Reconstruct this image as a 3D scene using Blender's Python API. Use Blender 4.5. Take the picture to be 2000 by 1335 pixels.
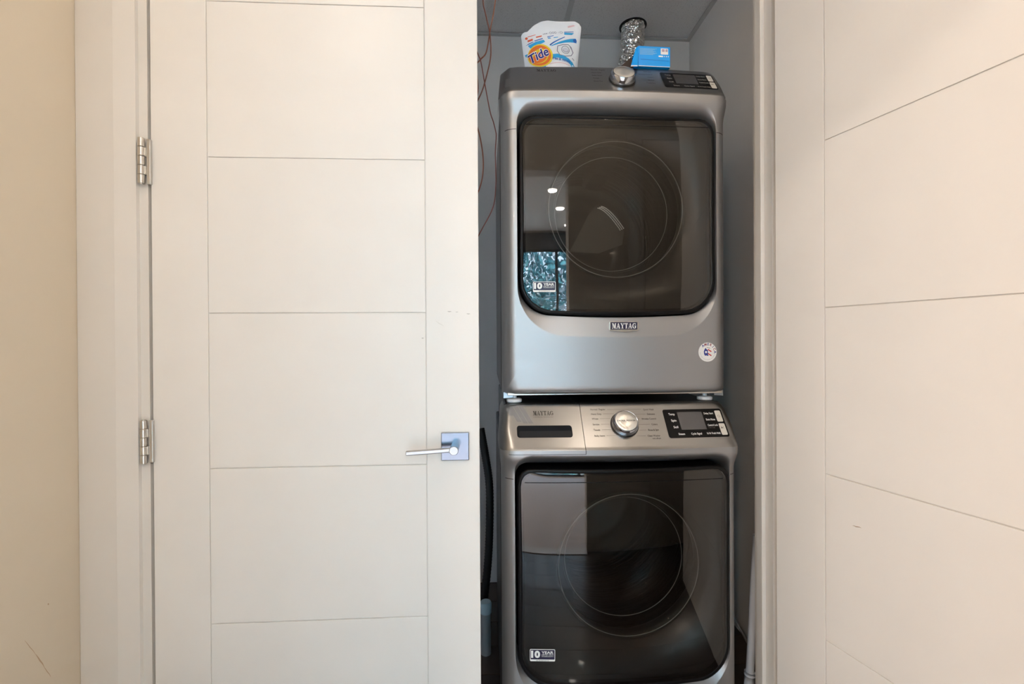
import bpy, bmesh, math, random
from math import sin, cos, pi, sqrt, radians
from mathutils import Vector, Matrix
random.seed(4)
S = bpy.context.scene
COL = S.collection
for o in list(bpy.data.objects):
    bpy.data.objects.remove(o)

# ------------------------------------------------------------------ camera
F_PX, CAM_H, CAM_D = 907.2, 1.154, 1.253
yaw, pitch, roll = radians(3.02), radians(-0.22), radians(-0.32)
fw = Vector((sin(yaw) * cos(pitch), cos(yaw) * cos(pitch), sin(pitch)))
r0 = Vector((cos(yaw), -sin(yaw), 0)); u0 = r0.cross(fw)
Rv = r0 * cos(roll) + u0 * sin(roll); Uv = u0 * cos(roll) - r0 * sin(roll)
cd = bpy.data.cameras.new('camera'); cam = bpy.data.objects.new('camera', cd); COL.objects.link(cam)
cd.sensor_width = 36; cd.lens = F_PX / 2000 * 36; cd.clip_start = 0.02
M = Matrix((Rv, Uv, -fw)).transposed().to_4x4(); M.translation = Vector((0, -CAM_D, CAM_H))
cam.matrix_world = M
S.camera = cam

# ------------------------------------------------------------------ world, lamps, added fill, exposure
S.view_settings.view_transform = 'Standard'; S.view_settings.look = 'None'
S.view_settings.gamma = 1; S.view_settings.use_curve_mapping = False
S.view_settings.exposure = 0.76
S.cycles.use_denoising = True
S.cycles.max_bounces = 12; S.cycles.diffuse_bounces = 6; S.cycles.glossy_bounces = 6
S.cycles.transparent_max_bounces = 12; S.cycles.caustics_reflective = False; S.cycles.caustics_refractive = False
wd = bpy.data.worlds.new('daylight'); S.world = wd; wd.use_nodes = True
bg = wd.node_tree.nodes['Background']; bg.inputs[0].default_value = (0.69, 0.81, 1.0, 1); bg.inputs[1].default_value = 11.0

WIN = dict(x0=-1.9, x1=1.08, y=-5.0, z0=0.05, z1=2.32)
pl = bpy.data.lights.new('window_portal', 'AREA'); pl.shape = 'RECTANGLE'
pl.size = WIN['x1'] - WIN['x0']; pl.size_y = WIN['z1'] - WIN['z0']; pl.cycles.is_portal = True
po = bpy.data.objects.new('window_portal', pl); COL.objects.link(po)
po.location = ((WIN['x0'] + WIN['x1']) / 2, WIN['y'] + 0.02, (WIN['z0'] + WIN['z1']) / 2)
po.rotation_euler = (radians(90), 0, 0)     # faces +y, into the room

sn = bpy.data.lights.new('sun', 'SUN'); sn.energy = 14; sn.angle = radians(1); sn.color = (1.0, 0.97, 0.9)
so = bpy.data.objects.new('sun', sn); COL.objects.link(so)
so.rotation_euler = Vector((-0.62, -0.35, -0.70)).to_track_quat('-Z', 'Y').to_euler()
def lamp(name, loc, energy, color, size):
    l = bpy.data.lights.new(name, 'AREA'); l.shape = 'DISK'; l.size = size; l.energy = energy; l.color = color
    o = bpy.data.objects.new(name, l); COL.objects.link(o); o.location = loc
    return o
WARM = (1.0, 0.84, 0.68)
HALL_W, ROOM_W = 3.3, 7.0
for x, y, e in ((-0.50, -0.85, 1.1), (0.62, -0.85, 0.85), (1.9, -0.7, 0.6)):  # added fill without fixtures, brightens the hall ceiling, console and open door
    l = bpy.data.lights.new('hall_fill', 'POINT'); l.energy = HALL_W * e; l.color = WARM; l.shadow_soft_size = 0.06
    o = bpy.data.objects.new('hall_fill', l); COL.objects.link(o); o.location = (x, y, 2.505)
for x, y in ((0.52, -2.9), (0.70, -3.6), (0.94, -4.5)):
    lamp('room_lamp_or_fill', (x, y, 2.585), ROOM_W, (1.0, 0.90, 0.78), 0.10)
for x, y in ((-1.4, -2.3), (-1.4, -3.6), (-2.2, -2.9)):  # added warm fill from the unseen left of the room, for the open door
    lamp('room_lamp_or_fill', (x, y, 2.585), 27.0, (1.0, 0.84, 0.70), 0.16)

# ------------------------------------------------------------------ materials
MATS = {}
def mat(name, color, rough=0.5, metal=0.0, noise=None, bump=0.0, bscale=400, coat=0.0, spec=0.5, emit=0):
    if name in MATS: return MATS[name]
    m = bpy.data.materials.new(name); m.use_nodes = True
    nt = m.node_tree; b = nt.nodes['Principled BSDF']
    b.inputs['Base Color'].default_value = (*color, 1); b.inputs['Roughness'].default_value = rough
    b.inputs['Metallic'].default_value = metal; b.inputs['Coat Weight'].default_value = coat
    b.inputs['Coat Roughness'].default_value = 0.035; b.inputs['Specular IOR Level'].default_value = spec
    if emit:
        b.inputs['Emission Color'].default_value = (*color, 1); b.inputs['Emission Strength'].default_value = emit
    if noise or bump:
        tc = nt.nodes.new('ShaderNodeTexCoord')
    if noise:
        sc, amt = noise
        n = nt.nodes.new('ShaderNodeTexNoise'); n.inputs['Scale'].default_value = sc; n.inputs['Detail'].default_value = 4
        r = nt.nodes.new('ShaderNodeValToRGB')
        r.color_ramp.elements[0].position = 0.3; r.color_ramp.elements[1].position = 0.7
        r.color_ramp.elements[0].color = (*[c * (1 - amt) for c in color], 1)
        r.color_ramp.elements[1].color = (*[min(1, c * (1 + amt)) for c in color], 1)
        nt.links.new(tc.outputs['Object'], n.inputs['Vector']); nt.links.new(n.outputs['Fac'], r.inputs['Fac'])
        nt.links.new(r.outputs['Color'], b.inputs['Base Color'])
    if bump:
        n2 = nt.nodes.new('ShaderNodeTexNoise'); n2.inputs['Scale'].default_value = bscale; n2.inputs['Detail'].default_value = 3
        bp = nt.nodes.new('ShaderNodeBump'); bp.inputs['Strength'].default_value = bump; bp.inputs['Distance'].default_value = 0.002
        nt.links.new(tc.outputs['Object'], n2.inputs['Vector']); nt.links.new(n2.outputs['Fac'], bp.inputs['Height'])
        nt.links.new(bp.outputs['Normal'], b.inputs['Normal'])
    MATS[name] = m
    return m

def glassy(name, tint, ior, rough=0.015, clear=1.0):
    """tinted see-through pane: fresnel gloss over a coloured transparent body"""
    m = bpy.data.materials.new(name); m.use_nodes = True; nt = m.node_tree; nt.nodes.clear()
    out = nt.nodes.new('ShaderNodeOutputMaterial'); mx = nt.nodes.new('ShaderNodeMixShader')
    f0 = ((ior - 1) / (ior + 1)) ** 2
    lw = nt.nodes.new('ShaderNodeLayerWeight'); lw.inputs['Blend'].default_value = 0.5
    pw = nt.nodes.new('ShaderNodeMath'); pw.operation = 'POWER'; pw.inputs[1].default_value = 5.0
    fr = nt.nodes.new('ShaderNodeMath'); fr.operation = 'MULTIPLY_ADD'; fr.inputs[1].default_value = 1 - f0; fr.inputs[2].default_value = f0
    nt.links.new(lw.outputs['Facing'], pw.inputs[0]); nt.links.new(pw.outputs[0], fr.inputs[0])
    tr = nt.nodes.new('ShaderNodeBsdfTransparent'); tr.inputs['Color'].default_value = (*tint, 1)
    gl = nt.nodes.new('ShaderNodeBsdfGlossy'); gl.inputs['Roughness'].default_value = rough
    nt.links.new(fr.outputs[0], mx.inputs[0]); nt.links.new(tr.outputs[0], mx.inputs[1]); nt.links.new(gl.outputs[0], mx.inputs[2])
    nt.links.new(mx.outputs[0], out.inputs[0])
    return m

DOOR_W = mat('door_paint', (0.80, 0.777, 0.752), 0.42, noise=(6, 0.015), bump=0.05, bscale=160)
TRIM_W = mat('trim_paint', (0.73, 0.705, 0.675), 0.45, noise=(5, 0.015))
TAN = mat('tan_wall_paint', (0.69, 0.615, 0.50), 0.7, noise=(3, 0.02), bump=0.08, bscale=220)
CREAM = mat('cream_wall_paint', (0.74, 0.69, 0.62), 0.7, noise=(3, 0.02))
CLOSET = mat('closet_wall_paint', (0.73, 0.715, 0.70), 0.7, noise=(3, 0.03), bump=0.08, bscale=180)
CEIL = mat('ceiling_paint', (0.84, 0.83, 0.80), 0.8, noise=(3, 0.01))
GAP = mat('gap_dark', (0.02, 0.018, 0.016), 0.8)
STEEL = mat('satin_nickel', (0.62, 0.60, 0.57), 0.28, 1.0)
CHROME = mat('polished_chrome', (0.52, 0.55, 0.62), 0.15, 1.0)
SLATE = mat('slate_paint', (0.385, 0.385, 0.395), 0.45, 0.88, coat=0.22)
PANELM = mat('console_paint', (0.335, 0.333, 0.330), 0.28, 1.0)
CAB = mat('cabinet_paint', (0.05, 0.05, 0.053), 0.35, 0.6, coat=0.2)
BLACKP = mat('black_plastic', (0.012, 0.012, 0.013), 0.30)
BLACKG = mat('black_gloss', (0.004, 0.004, 0.005), 0.33, spec=0.18)
RUBBER = mat('grey_rubber', (0.05, 0.05, 0.052), 0.5)
DRUM = mat('drum_steel', (0.38, 0.38, 0.385), 0.25, 1.0)
PRINT = mat('grey_print', (0.045, 0.042, 0.04), 0.6)
WPRINT = mat('white_print', (0.85, 0.85, 0.84), 0.5)
BTN = mat('pale_button', (0.66, 0.63, 0.58), 0.45)
LCD = mat('display_glass', (0.055, 0.055, 0.06), 0.08, coat=0.8)
NAVY = mat('navy_print', (0.018, 0.014, 0.05), 0.35)
SILV = mat('silver_trim', (0.80, 0.79, 0.77), 0.2, 0.9)
WHITEP = mat('white_plastic', (0.78, 0.80, 0.84), 0.4)

# ------------------------------------------------------------------ helpers
def link(name, me, m=None, parent=None):
    o = bpy.data.objects.new(name, me); COL.objects.link(o)
    if m is not None:
        for mm in (m if isinstance(m, (list, tuple)) else [m]): me.materials.append(mm)
    if parent is not None: o.parent = parent
    return o
def mesh(name, vs, fs, m=None, parent=None, smooth=False):
    me = bpy.data.meshes.new(name); me.from_pydata([tuple(v) for v in vs], [], fs); me.update()
    if smooth: me.polygons.foreach_set('use_smooth', [True] * len(me.polygons))
    return link(name, me, m, parent)
def frombm(name, bm, m=None, parent=None, smooth=False):
    me = bpy.data.meshes.new(name); bm.to_mesh(me); bm.free()
    if smooth: me.polygons.foreach_set('use_smooth', [True] * len(me.polygons))
    return link(name, me, m, parent)
def box(name, a, b, m=None, parent=None, bevel=0.0, seg=2):
    bm = bmesh.new(); bmesh.ops.create_cube(bm, size=1)
    for v in bm.verts:
        v.co = Vector([a[i] + (b[i] - a[i]) * (v.co[i] + 0.5) for i in range(3)])
    if bevel: bmesh.ops.bevel(bm, geom=bm.edges[:], offset=bevel, segments=seg, affect='EDGES', profile=0.5)
    return frombm(name, bm, m, parent)
def joinboxes(name, lst, m=None, parent=None):
    vs, fs = [], []
    for a, b in lst:
        k = len(vs)
        vs += [(x, y, z) for x in (a[0], b[0]) for y in (a[1], b[1]) for z in (a[2], b[2])]
        fs += [[k + i for i in q] for q in ((0, 1, 3, 2), (4, 6, 7, 5), (0, 4, 5, 1), (2, 3, 7, 6), (0, 2, 6, 4), (1, 5, 7, 3))]
    return mesh(name, vs, fs, m, parent)
def tag(o, label=None, cat=None, group=None, kind=None):
    for k, v in (('label', label), ('category', cat), ('group', group), ('kind', kind)):
        if v: o[k] = v
    return o
def empty(name, loc, rz=0, parent=None):
    o = bpy.data.objects.new(name, None); COL.objects.link(o); o.location = loc; o.rotation_euler = (0, 0, rz)
    o.empty_display_size = 0.05
    if parent: o.parent = parent
    return o
def crom(pts, n=8):
    P = [Vector(p) for p in pts]; P = [2 * P[0] - P[1]] + P + [2 * P[-1] - P[-2]]; out = []
    for i in range(1, len(P) - 2):
        for k in range(n):
            t = k / n; a, b, c, d = P[i - 1:i + 3]
            out.append(0.5 * ((2 * b) + (c - a) * t + (2 * a - 5 * b + 4 * c - d) * t * t + (3 * b - a - 3 * c + d) * t ** 3))
    return out + [P[-2]]
def tube(name, path, r, m, parent=None, seg=10, rf=None):
    vs, fs = [], []; n = len(path); up = Vector((0.3, 0.9, 0.1)).normalized()
    for i, p in enumerate(path):
        p = Vector(p); t = (Vector(path[min(i + 1, n - 1)]) - Vector(path[max(i - 1, 0)])).normalized()
        a = t.cross(up).normalized(); b = a.cross(t)
        for k in range(seg):
            an = 2 * pi * k / seg; rr = rf(i, an) if rf else r
            vs.append(p + (a * cos(an) + b * sin(an)) * rr)
    for i in range(n - 1):
        for k in range(seg):
            fs.append((i * seg + k, i * seg + (k + 1) % seg, (i + 1) * seg + (k + 1) % seg, (i + 1) * seg + k))
    fs.append(tuple(range(seg))); fs.append(tuple((n - 1) * seg + k for k in range(seg))[::-1])
    return mesh(name, vs, fs, m, parent, True)
def lathe(name, prof, m, parent=None, seg=64, axis='y', smooth=True, closed=False):
    """prof: (radius, height along axis)"""
    vs, fs = [], []
    for r, h in prof:
        for k in range(seg):
            a = 2 * pi * k / seg; x, z = r * cos(a), r * sin(a)
            vs.append((x, h, z) if axis == 'y' else (x, z, h))
    for i in range(len(prof) - 1):
        for k in range(seg):
            fs.append((i * seg + k, i * seg + (k + 1) % seg, (i + 1) * seg + (k + 1) % seg, (i + 1) * seg + k))
    return mesh(name, vs, fs, m, parent, smooth)
def sharp(o, ang=35):
    me = o.data
    bm = bmesh.new(); bm.from_mesh(me); bmesh.ops.recalc_face_normals(bm, faces=bm.faces[:])
    for f in bm.faces: f.smooth = True
    for e in bm.edges:
        if len(e.link_faces) == 2 and e.calc_face_angle(0) > radians(ang): e.smooth = False
    bm.to_mesh(me); bm.free()
    return o
def sstep(t):
    t = min(1, max(0, t)); return t * t * (3 - 2 * t)

# flat print -----------------------------------------------------------------
_tc = {}
def textmesh(s, bold=0.0, spacing=1.0):
    key = (s, bold, spacing)
    if key in _tc: return _tc[key]
    cu = bpy.data.curves.new('print', 'FONT'); cu.body = s; cu.size = 1; cu.offset = bold
    cu.space_character = spacing; cu.resolution_u = 3; cu.fill_mode = 'FRONT' if hasattr(cu, 'fill_mode') else 'BOTH'
    try: cu.fill_mode = 'FRONT'
    except Exception: pass
    o = bpy.data.objects.new('print', cu); me = o.to_mesh()
    vs = [(v.co.x, v.co.y) for v in me.vertices]; fs = [tuple(p.vertices) for p in me.polygons]
    o.to_mesh_clear(); bpy.data.objects.remove(o); bpy.data.curves.remove(cu)
    x0 = min(v[0] for v in vs); x1 = max(v[0] for v in vs)
    _tc[key] = ([(v[0] - x0, v[1]) for v in vs], fs, x1 - x0)
    return _tc[key]
def text2d(s, x, y, h, align='L', bold=0.0, width=None, rot=0, spacing=1.0, shear=0.0):
    """print laid out in plane units; h = cap height"""
    vs, fs, w = textmesh(s, bold, spacing); k = h / 0.73; kx = k if width is None else width / w
    dx = {'L': 0, 'C': -w * kx / 2, 'R': -w * kx}[align]
    c, sn = cos(rot), sin(rot); out = []
    for u, v in vs:
        a, b = u * kx + dx + shear * v * k, v * k
        out.append((x + a * c - b * sn, y + a * sn + b * c))
    return out, fs
def poly2d(pts, rings=3):
    cx = sum(p[0] for p in pts) / len(pts); cy = sum(p[1] for p in pts) / len(pts); n = len(pts)
    vs = [(cx, cy)]; fs = []
    for k in range(1, rings + 1):
        t = k / rings; vs += [(cx + (p[0] - cx) * t, cy + (p[1] - cy) * t) for p in pts]
    for i in range(n): fs.append((0, 1 + i, 1 + (i + 1) % n))
    for k in range(rings - 1):
        a = 1 + k * n; b = a + n
        for i in range(n): fs.append((a + i, b + i, b + (i + 1) % n, a + (i + 1) % n))
    return vs, fs
def ell2d(cx, cy, rx, ry, rot=0, n=40, rings=4):
    c, s = cos(rot), sin(rot)
    return poly2d([(cx + rx * cos(a) * c - ry * sin(a) * s, cy + rx * cos(a) * s + ry * sin(a) * c) for a in [2 * pi * i / n for i in range(n)]], rings)
def rrect2d(x0, y0, x1, y1, r=0.002, sh=0.0, n=5):
    pts = []
    for cx, cy, a0 in ((x1 - r, y1 - r, 0), (x0 + r, y1 - r, 90), (x0 + r, y0 + r, 180), (x1 - r, y0 + r, 270)):
        for i in range(n):
            a = radians(a0 + 90 * i / (n - 1)); px, py = cx + r * cos(a), cy + r * sin(a)
            pts.append((px + sh * (y1 - py), py))
    return poly2d(pts, 3)
def band2d(center, hw):
    """ribbon of half width hw along a polyline"""
    vs, fs = [], []; n = len(center)
    for i, p in enumerate(center):
        q0, q1 = center[max(0, i - 1)], center[min(n - 1, i + 1)]
        dx, dy = q1[0] - q0[0], q1[1] - q0[1]; L = math.hypot(dx, dy) or 1; w = hw(i / (n - 1)) if callable(hw) else hw
        vs += [(p[0] - dy / L * w, p[1] + dx / L * w), (p[0] + dy / L * w, p[1] - dx / L * w)]
    for i in range(n - 1): fs.append((2 * i, 2 * i + 1, 2 * i + 3, 2 * i + 2))
    return vs, fs
def merge(*parts):
    vs, fs = [], []
    for v, f in parts:
        k = len(vs); vs += v; fs += [tuple(i + k for i in q) for q in f]
    return vs, fs
def stick(name, vf, surf, m, parent, off=0.0006):
    """lay flat print on a surface: surf(u, v) -> point, off = ink/film thickness towards the viewer"""
    vs, fs = vf
    out = []
    for u, v in vs:
        p = Vector(surf(u, v)); out.append(p + Vector((0, -off, 0)))
    o = mesh(name, out, fs, m, parent)
    return o

SER = {
 'M': (11, [[(0,0),(3.4,0),(3.4,1.1),(0,1.1)], [(6.4,0),(11,0),(11,1.1),(6.4,1.1)], [(1.2,0),(2.2,0),(2.2,10),(1.2,10)], [(7.3,0),(10,0),(10,10),(7.3,10)],
            [(0,8.9),(3.6,8.9),(3.6,10),(0,10)], [(7.5,8.9),(11,8.9),(11,10),(7.5,10)], [(1.4,10),(5.2,0.3),(6.6,2.0),(4.2,10)], [(5.2,0.3),(6.4,0.6),(8.4,10),(7.4,10)]]),
 'A': (10, [[(1,0.5),(2,0.5),(5.2,9.2),(4.4,10)], [(4.4,10),(6.4,0.5),(9.2,0.5),(5.9,10)], [(2.6,2.8),(7,2.8),(7,3.8),(2.6,3.8)], [(0,0),(3.2,0),(3.2,1.1),(0,1.1)], [(5.4,0),(10,0),(10,1.1),(5.4,1.1)]]),
 'Y': (10, [[(0.8,9.5),(4,4),(6.2,4.5),(3.8,9.5)], [(5,4.2),(6,4.2),(9,9.5),(7.9,9.5)], [(3.8,0),(6.4,0),(6.4,4.8),(3.8,4.8)], [(2.4,0),(7.8,0),(7.8,1.1),(2.4,1.1)], [(0,8.9),(4.6,8.9),(4.6,10),(0,10)], [(6.8,8.9),(10,8.9),(10,10),(6.8,10)]]),
 'T': (9, [[(0,8.8),(9,8.8),(9,10),(0,10)], [(3.2,0),(5.8,0),(5.8,10),(3.2,10)], [(2,0),(7,0),(7,1.1),(2,1.1)], [(0,7),(0.9,7),(0.9,10),(0,10)], [(8.1,7),(9,7),(9,10),(8.1,10)]]),
 'G': (10, [[(5.6,4.2),(10,4.2),(10,5.3),(5.6,5.3)], [(7,0.5),(9.3,0.5),(9.3,5),(7,5)], [(8,7),(9,7),(9,10),(8,9)]] +
       [[(4.9+4.9*cos(a),5+5*sin(a)),(4.9+4.9*cos(b),5+5*sin(b)),(5.2+2.6*cos(b),5+4*sin(b)),(5.2+2.6*cos(a),5+4*sin(a))] for a,b in [(radians(42+24*i),radians(42+24*(i+1))) for i in range(11)]]),
}
def serif2d(word, x, y, h, width, align='L'):
    vs, fs = [], []; pen = 0
    for ch in word:
        w, quads = SER[ch]
        for q in quads:
            k = len(vs); vs += [(p[0] + pen, p[1]) for p in q]; fs.append((k, k + 1, k + 2, k + 3))
        pen += w + 0.5
    pen -= 0.5; kx = width / pen; ky = h / 10; dx = {'L': 0, 'C': -width / 2}[align]
    return [(x + dx + p[0] * kx, y + p[1] * ky) for p in vs], fs

# ================================================================== SETTING
HX0, HX1 = -1.046, 2.6          # hall end walls
HY = -1.32                      # opposite hall wall
CH = 2.60                       # ceiling
CBX0, CBX1, CBY = -1.2, 0.988, 0.962   # closet interior

# wood floor of the hall and closet: plank pieces
FLOOR_BASE = mat('floor_base', (0.02, 0.015, 0.012), 0.6)
fl = box('floor', (HX0 - 0.6, -5.2, -0.06), (HX1 + 0.1, 1.1, -0.012), FLOOR_BASE); tag(fl, kind='structure')
WOODS = [mat('dark_wood_%s' % n, c, 0.32, noise=(9, 0.25), coat=0.15) for n, c in
         (('umber', (0.045, 0.028, 0.02)), ('coffee', (0.055, 0.035, 0.025)), ('walnut', (0.038, 0.025, 0.02)))]
pm = {}
row = 0; y = HY + 0.02
while y < CBY:
    x = HX0 - 0.3 * ((row * 37) % 10) / 10
    while x < HX1:
        L = 1.2
        a, b = max(x, HX0), min(x + L, HX1)
        if y > 0.0: a, b = max(a, CBX0), min(b, CBX1)
        if b - a > 0.05:
            box('plank', (a + 0.001, y + 0.001, -0.012), (b - 0.001, min(y + 0.148, CBY), 0.0), WOODS[(row * 5 + int(x * 3)) % 3], fl)
        x += L
    row += 1; y += 0.15
CARPET = mat('carpet', (0.74, 0.71, 0.74), 0.95, noise=(150, 0.12), bump=0.6, bscale=500)
cp = box('carpet', (-3.0, -5.0, -0.012), (1.18, HY, 0.004), CARPET, fl)
st = box('threshold_strip', (-0.62, HY - 0.03, 0.0), (0.455, HY + 0.055, 0.005), WHITEP, fl, 0.001)

def struct(o): return tag(o, kind='structure')
# wall with the closet doorway
wf = joinboxes('wall_front', [((HX0, 0.0, 0), (-0.897, 0.10, CH)), ((0.817, 0.0, 0), (HX1, 0.10, CH)), ((-0.897, 0.0, 2.475), (0.817, 0.10, CH))], CREAM); struct(wf)
# perpendicular end wall on the left, tan
wl = box('wall_left', (HX0 - 0.1, HY, 0), (HX0, 0.10, CH), TAN); struct(wl)
SCR = mat('scratch_mark', (0.50, 0.36, 0.24), 0.8)
def wallsurf(u, v): return (HX0 + 0.0004, u, v)
for k, (y0, z0, y1, z1, w) in enumerate(((-0.152, 0.484, -0.127, 0.436, 0.0005), (-0.127, 0.436, -0.106, 0.392, 0.0010), (-0.108, 0.394, -0.090, 0.357, 0.0006), (-0.096, 0.536, -0.094, 0.531, 0.0012))):
    vs, fs = band2d([(y0 + (y1 - y0) * t / 4 + 0.001 * sin(t * 3), z0 + (z1 - z0) * t / 4) for t in range(5)], lambda t, w=w: w * (0.4 + sin(pi * t)))
    mesh('scratch', [wallsurf(*p) for p in vs], fs, SCR, wl)
wr = box('wall_right', (HX1, HY, 0), (HX1 + 0.1, 0.10, CH), CREAM); struct(wr)
# opposite hall wall with the wide opening the camera stands in
OX0, OX1 = -0.62, 0.455
wb = joinboxes('wall_back', [((-3.1, HY - 0.12, 0), (OX0, HY, CH)), ((OX1, HY - 0.12, 0), (HX1 + 0.1, HY, CH)), ((OX0, HY - 0.12, 2.2), (OX1, HY, CH))], CREAM); struct(wb)
OPP_DARK = mat('brown_door_paint', (0.22, 0.18, 0.14), 0.5)
d3 = box('door_3', (0.965, HY - 0.01, 0.0), (1.72, HY + 0.012, 2.44), CREAM, None, 0.002); struct(d3)
tr4 = joinboxes('trim_4', [((0.855, HY, 0), (0.955, HY + 0.016, 2.55)), ((1.73, HY, 0), (1.82, HY + 0.016, 2.55)), ((0.955, HY, 2.45), (1.73, HY + 0.016, 2.55))], TRIM_W); struct(tr4)
bb = joinboxes('baseboard_back', [((1.82, HY, 0), (HX1, HY + 0.014, 0.11)), ((HX0, HY, 0), (OX0, HY + 0.014, 0.11))], TRIM_W); struct(bb)
# room beyond
struct(box('wall_room_left', (-3.1, -5.1, 0), (-3.0, HY - 0.12, CH), CREAM))
struct(box('wall_room_right', (1.18, -5.1, 0), (1.28, HY - 0.12, CH), CREAM))
w = WIN
struct(joinboxes('wall_window', [((-3.1, -5.1, 0), (w['x0'], -5.0, CH)), ((w['x1'], -5.1, 0), (1.28, -5.0, CH)), ((w['x0'], -5.1, w['z1']), (w['x1'], -5.0, CH)), ((w['x0'], -5.1, 0), (w['x1'], -5.0, w['z0']))], CREAM))
DARKFR = mat('dark_window_frame', (0.02, 0.025, 0.035), 0.4)
win = empty('window_1', ((w['x0'] + w['x1']) / 2, -5.05, 0)); struct(win)
def winloc(a, b): 
    c = win.location
    return [tuple(a[i] - c[i] for i in range(3)), tuple(b[i] - c[i] for i in range(3))]
fr = [((w['x0'], -5.08, w['z0']), (w['x0'] + .05, -5.02, w['z1'])), ((w['x1'] - .04, -5.08, w['z0']), (w['x1'], -5.02, w['z1'])),
      ((w['x0'], -5.08, w['z1'] - .05), (w['x1'], -5.02, w['z1'])), ((w['x0'], -5.08, w['z0']), (w['x1'], -5.02, w['z0'] + .05)),
      ((0.80, -5.08, w['z0']), (0.845, -5.02, w['z1'])), ((-0.50, -5.08, w['z0']), (-0.44, -5.02, w['z1']))]
joinboxes('window_frame', [winloc(*f) for f in fr], DARKFR, win)
PANE = glassy('window_glass', (0.97, 1.0, 1.0), 1.25)
a, b = winloc((w['x0'] + .05, -5.052, w['z0'] + .05), (w['x1'] - .04, -5.048, w['z1'] - .05)); box('pane', a, b, PANE, win)
bl = box('roller_blind', (w['x0'] - 0.05, -4.995, 2.30), (1.17, -4.90, 2.56), mat('blind_slate', (0.05, 0.055, 0.065), 0.8), None, 0.01); tag(bl, 'dark slate roller blind cassette above the room window', 'blind')
# greenery outside, seen only as a reflection in the appliance glass
LEAF = [mat('leaf_%s' % n, c, 0.5, noise=(7, 0.3)) for n, c in (('teal', (0.12, 0.38, 0.42)), ('pale', (0.70, 0.75, 0.84)), ('deep', (0.06, 0.23, 0.27)))]
for i, (bx, by, bh) in enumerate(((-2.0, -6.6, 2.0), (-0.7, -6.9, 2.3), (0.6, -6.5, 1.9), (1.9, -6.8, 2.3))):
    t = empty('garden_shrub', (bx, by, -0.05))
    tag(t, ['bushy shrub far left outside the room window', 'taller bushy shrub left of middle outside the window', 'lower bushy shrub right of middle outside the window', 'taller bushy shrub at right outside the window'][i], 'shrub', 'shrubs outside the window')
    rnd = random.Random(i); vs, fs, mi = [], [], []
    for k in range(900):
        u = rnd.random() * 2 * pi; rr = 0.45 * sqrt(rnd.random()); h = rnd.random() * bh
        p = Vector((rr * cos(u), rr * sin(u), h)); d = Vector((rnd.uniform(-1, 1), rnd.uniform(-.6, .6), rnd.uniform(-.4, 1))).normalized()
        s = d.cross(Vector((rnd.uniform(-1, 1), 1, rnd.uniform(-1, 1)))).normalized(); L = rnd.uniform(.10, .24); W_ = L * .22; q = len(vs)
        vs += [p, p + d * L * .5 + s * W_, p + d * L, p + d * L * .5 - s * W_]; fs.append((q, q + 1, q + 2, q + 3)); mi.append(rnd.choice((0, 0, 1, 2)))
    fo = mesh('foliage', vs, fs, LEAF, t); fo.data.polygons.foreach_set('material_index', mi); fo['kind'] = 'stuff'
    tube('stem', [(0, 0, 0), (0.02, 0.01, bh * .5), (0, 0, bh * .9)], 0.03, OPP_DARK, t)
rnd = random.Random(77); vs, fs, mi = [], [], []
for k in range(5000):
    p = Vector((rnd.uniform(-3.5, 4.0), -8.6 + rnd.uniform(-.25, .35), rnd.uniform(-.05, 3.2))); d = Vector((rnd.uniform(-1, 1), rnd.uniform(-.2, .8), rnd.uniform(-.6, 1))).normalized()
    s_ = d.cross(Vector((rnd.uniform(-1, 1), 1, rnd.uniform(-1, 1)))).normalized(); L = rnd.uniform(.14, .34); q = len(vs)
    vs += [p, p + d * L * .5 + s_ * L * .25, p + d * L, p + d * L * .5 - s_ * L * .25]; fs.append((q, q + 1, q + 2, q + 3)); mi.append(rnd.choice((0, 0, 1, 2)))
hg = mesh('hedge_foliage', vs, fs, LEAF); hg.data.polygons.foreach_set('material_index', mi); tag(hg, 'tall green hedge behind the garden shrubs outside the room window', 'hedge', None, 'stuff')
struct(box('ground', (-9, -14, -0.12), (9, -5.1, -0.06), mat('pale_paving', (0.55, 0.56, 0.56), 0.9, noise=(4, .1))))
# ceilings
struct(joinboxes('ceiling', [((-3.1, -5.1, CH), (HX1 + 0.1, 0.05, CH + 0.08))], CEIL))
LAMPG = mat('lamp_glow', (1.0, 0.93, 0.82), 0.5, emit=12)
def downlight(x, y, lab):
    t = empty('ceiling_light', (x, y, CH)); tag(t, lab, 'light', 'recessed ceiling lights')
    lathe('trim_ring', [(0.062, -0.003), (0.075, -0.004), (0.078, 0.0)], CEIL, t, 32, 'z')
    lathe('lens', [(0.0, -0.0015), (0.061, -0.0015)], LAMPG, t, 32, 'z')
for x, y, l in ((0.52, -2.9, 'recessed room light nearest the doorway'), (0.70, -3.6, 'recessed room light second from the doorway'), (0.94, -4.5, 'recessed room light nearest the window')):
    downlight(x, y, l)

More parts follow.
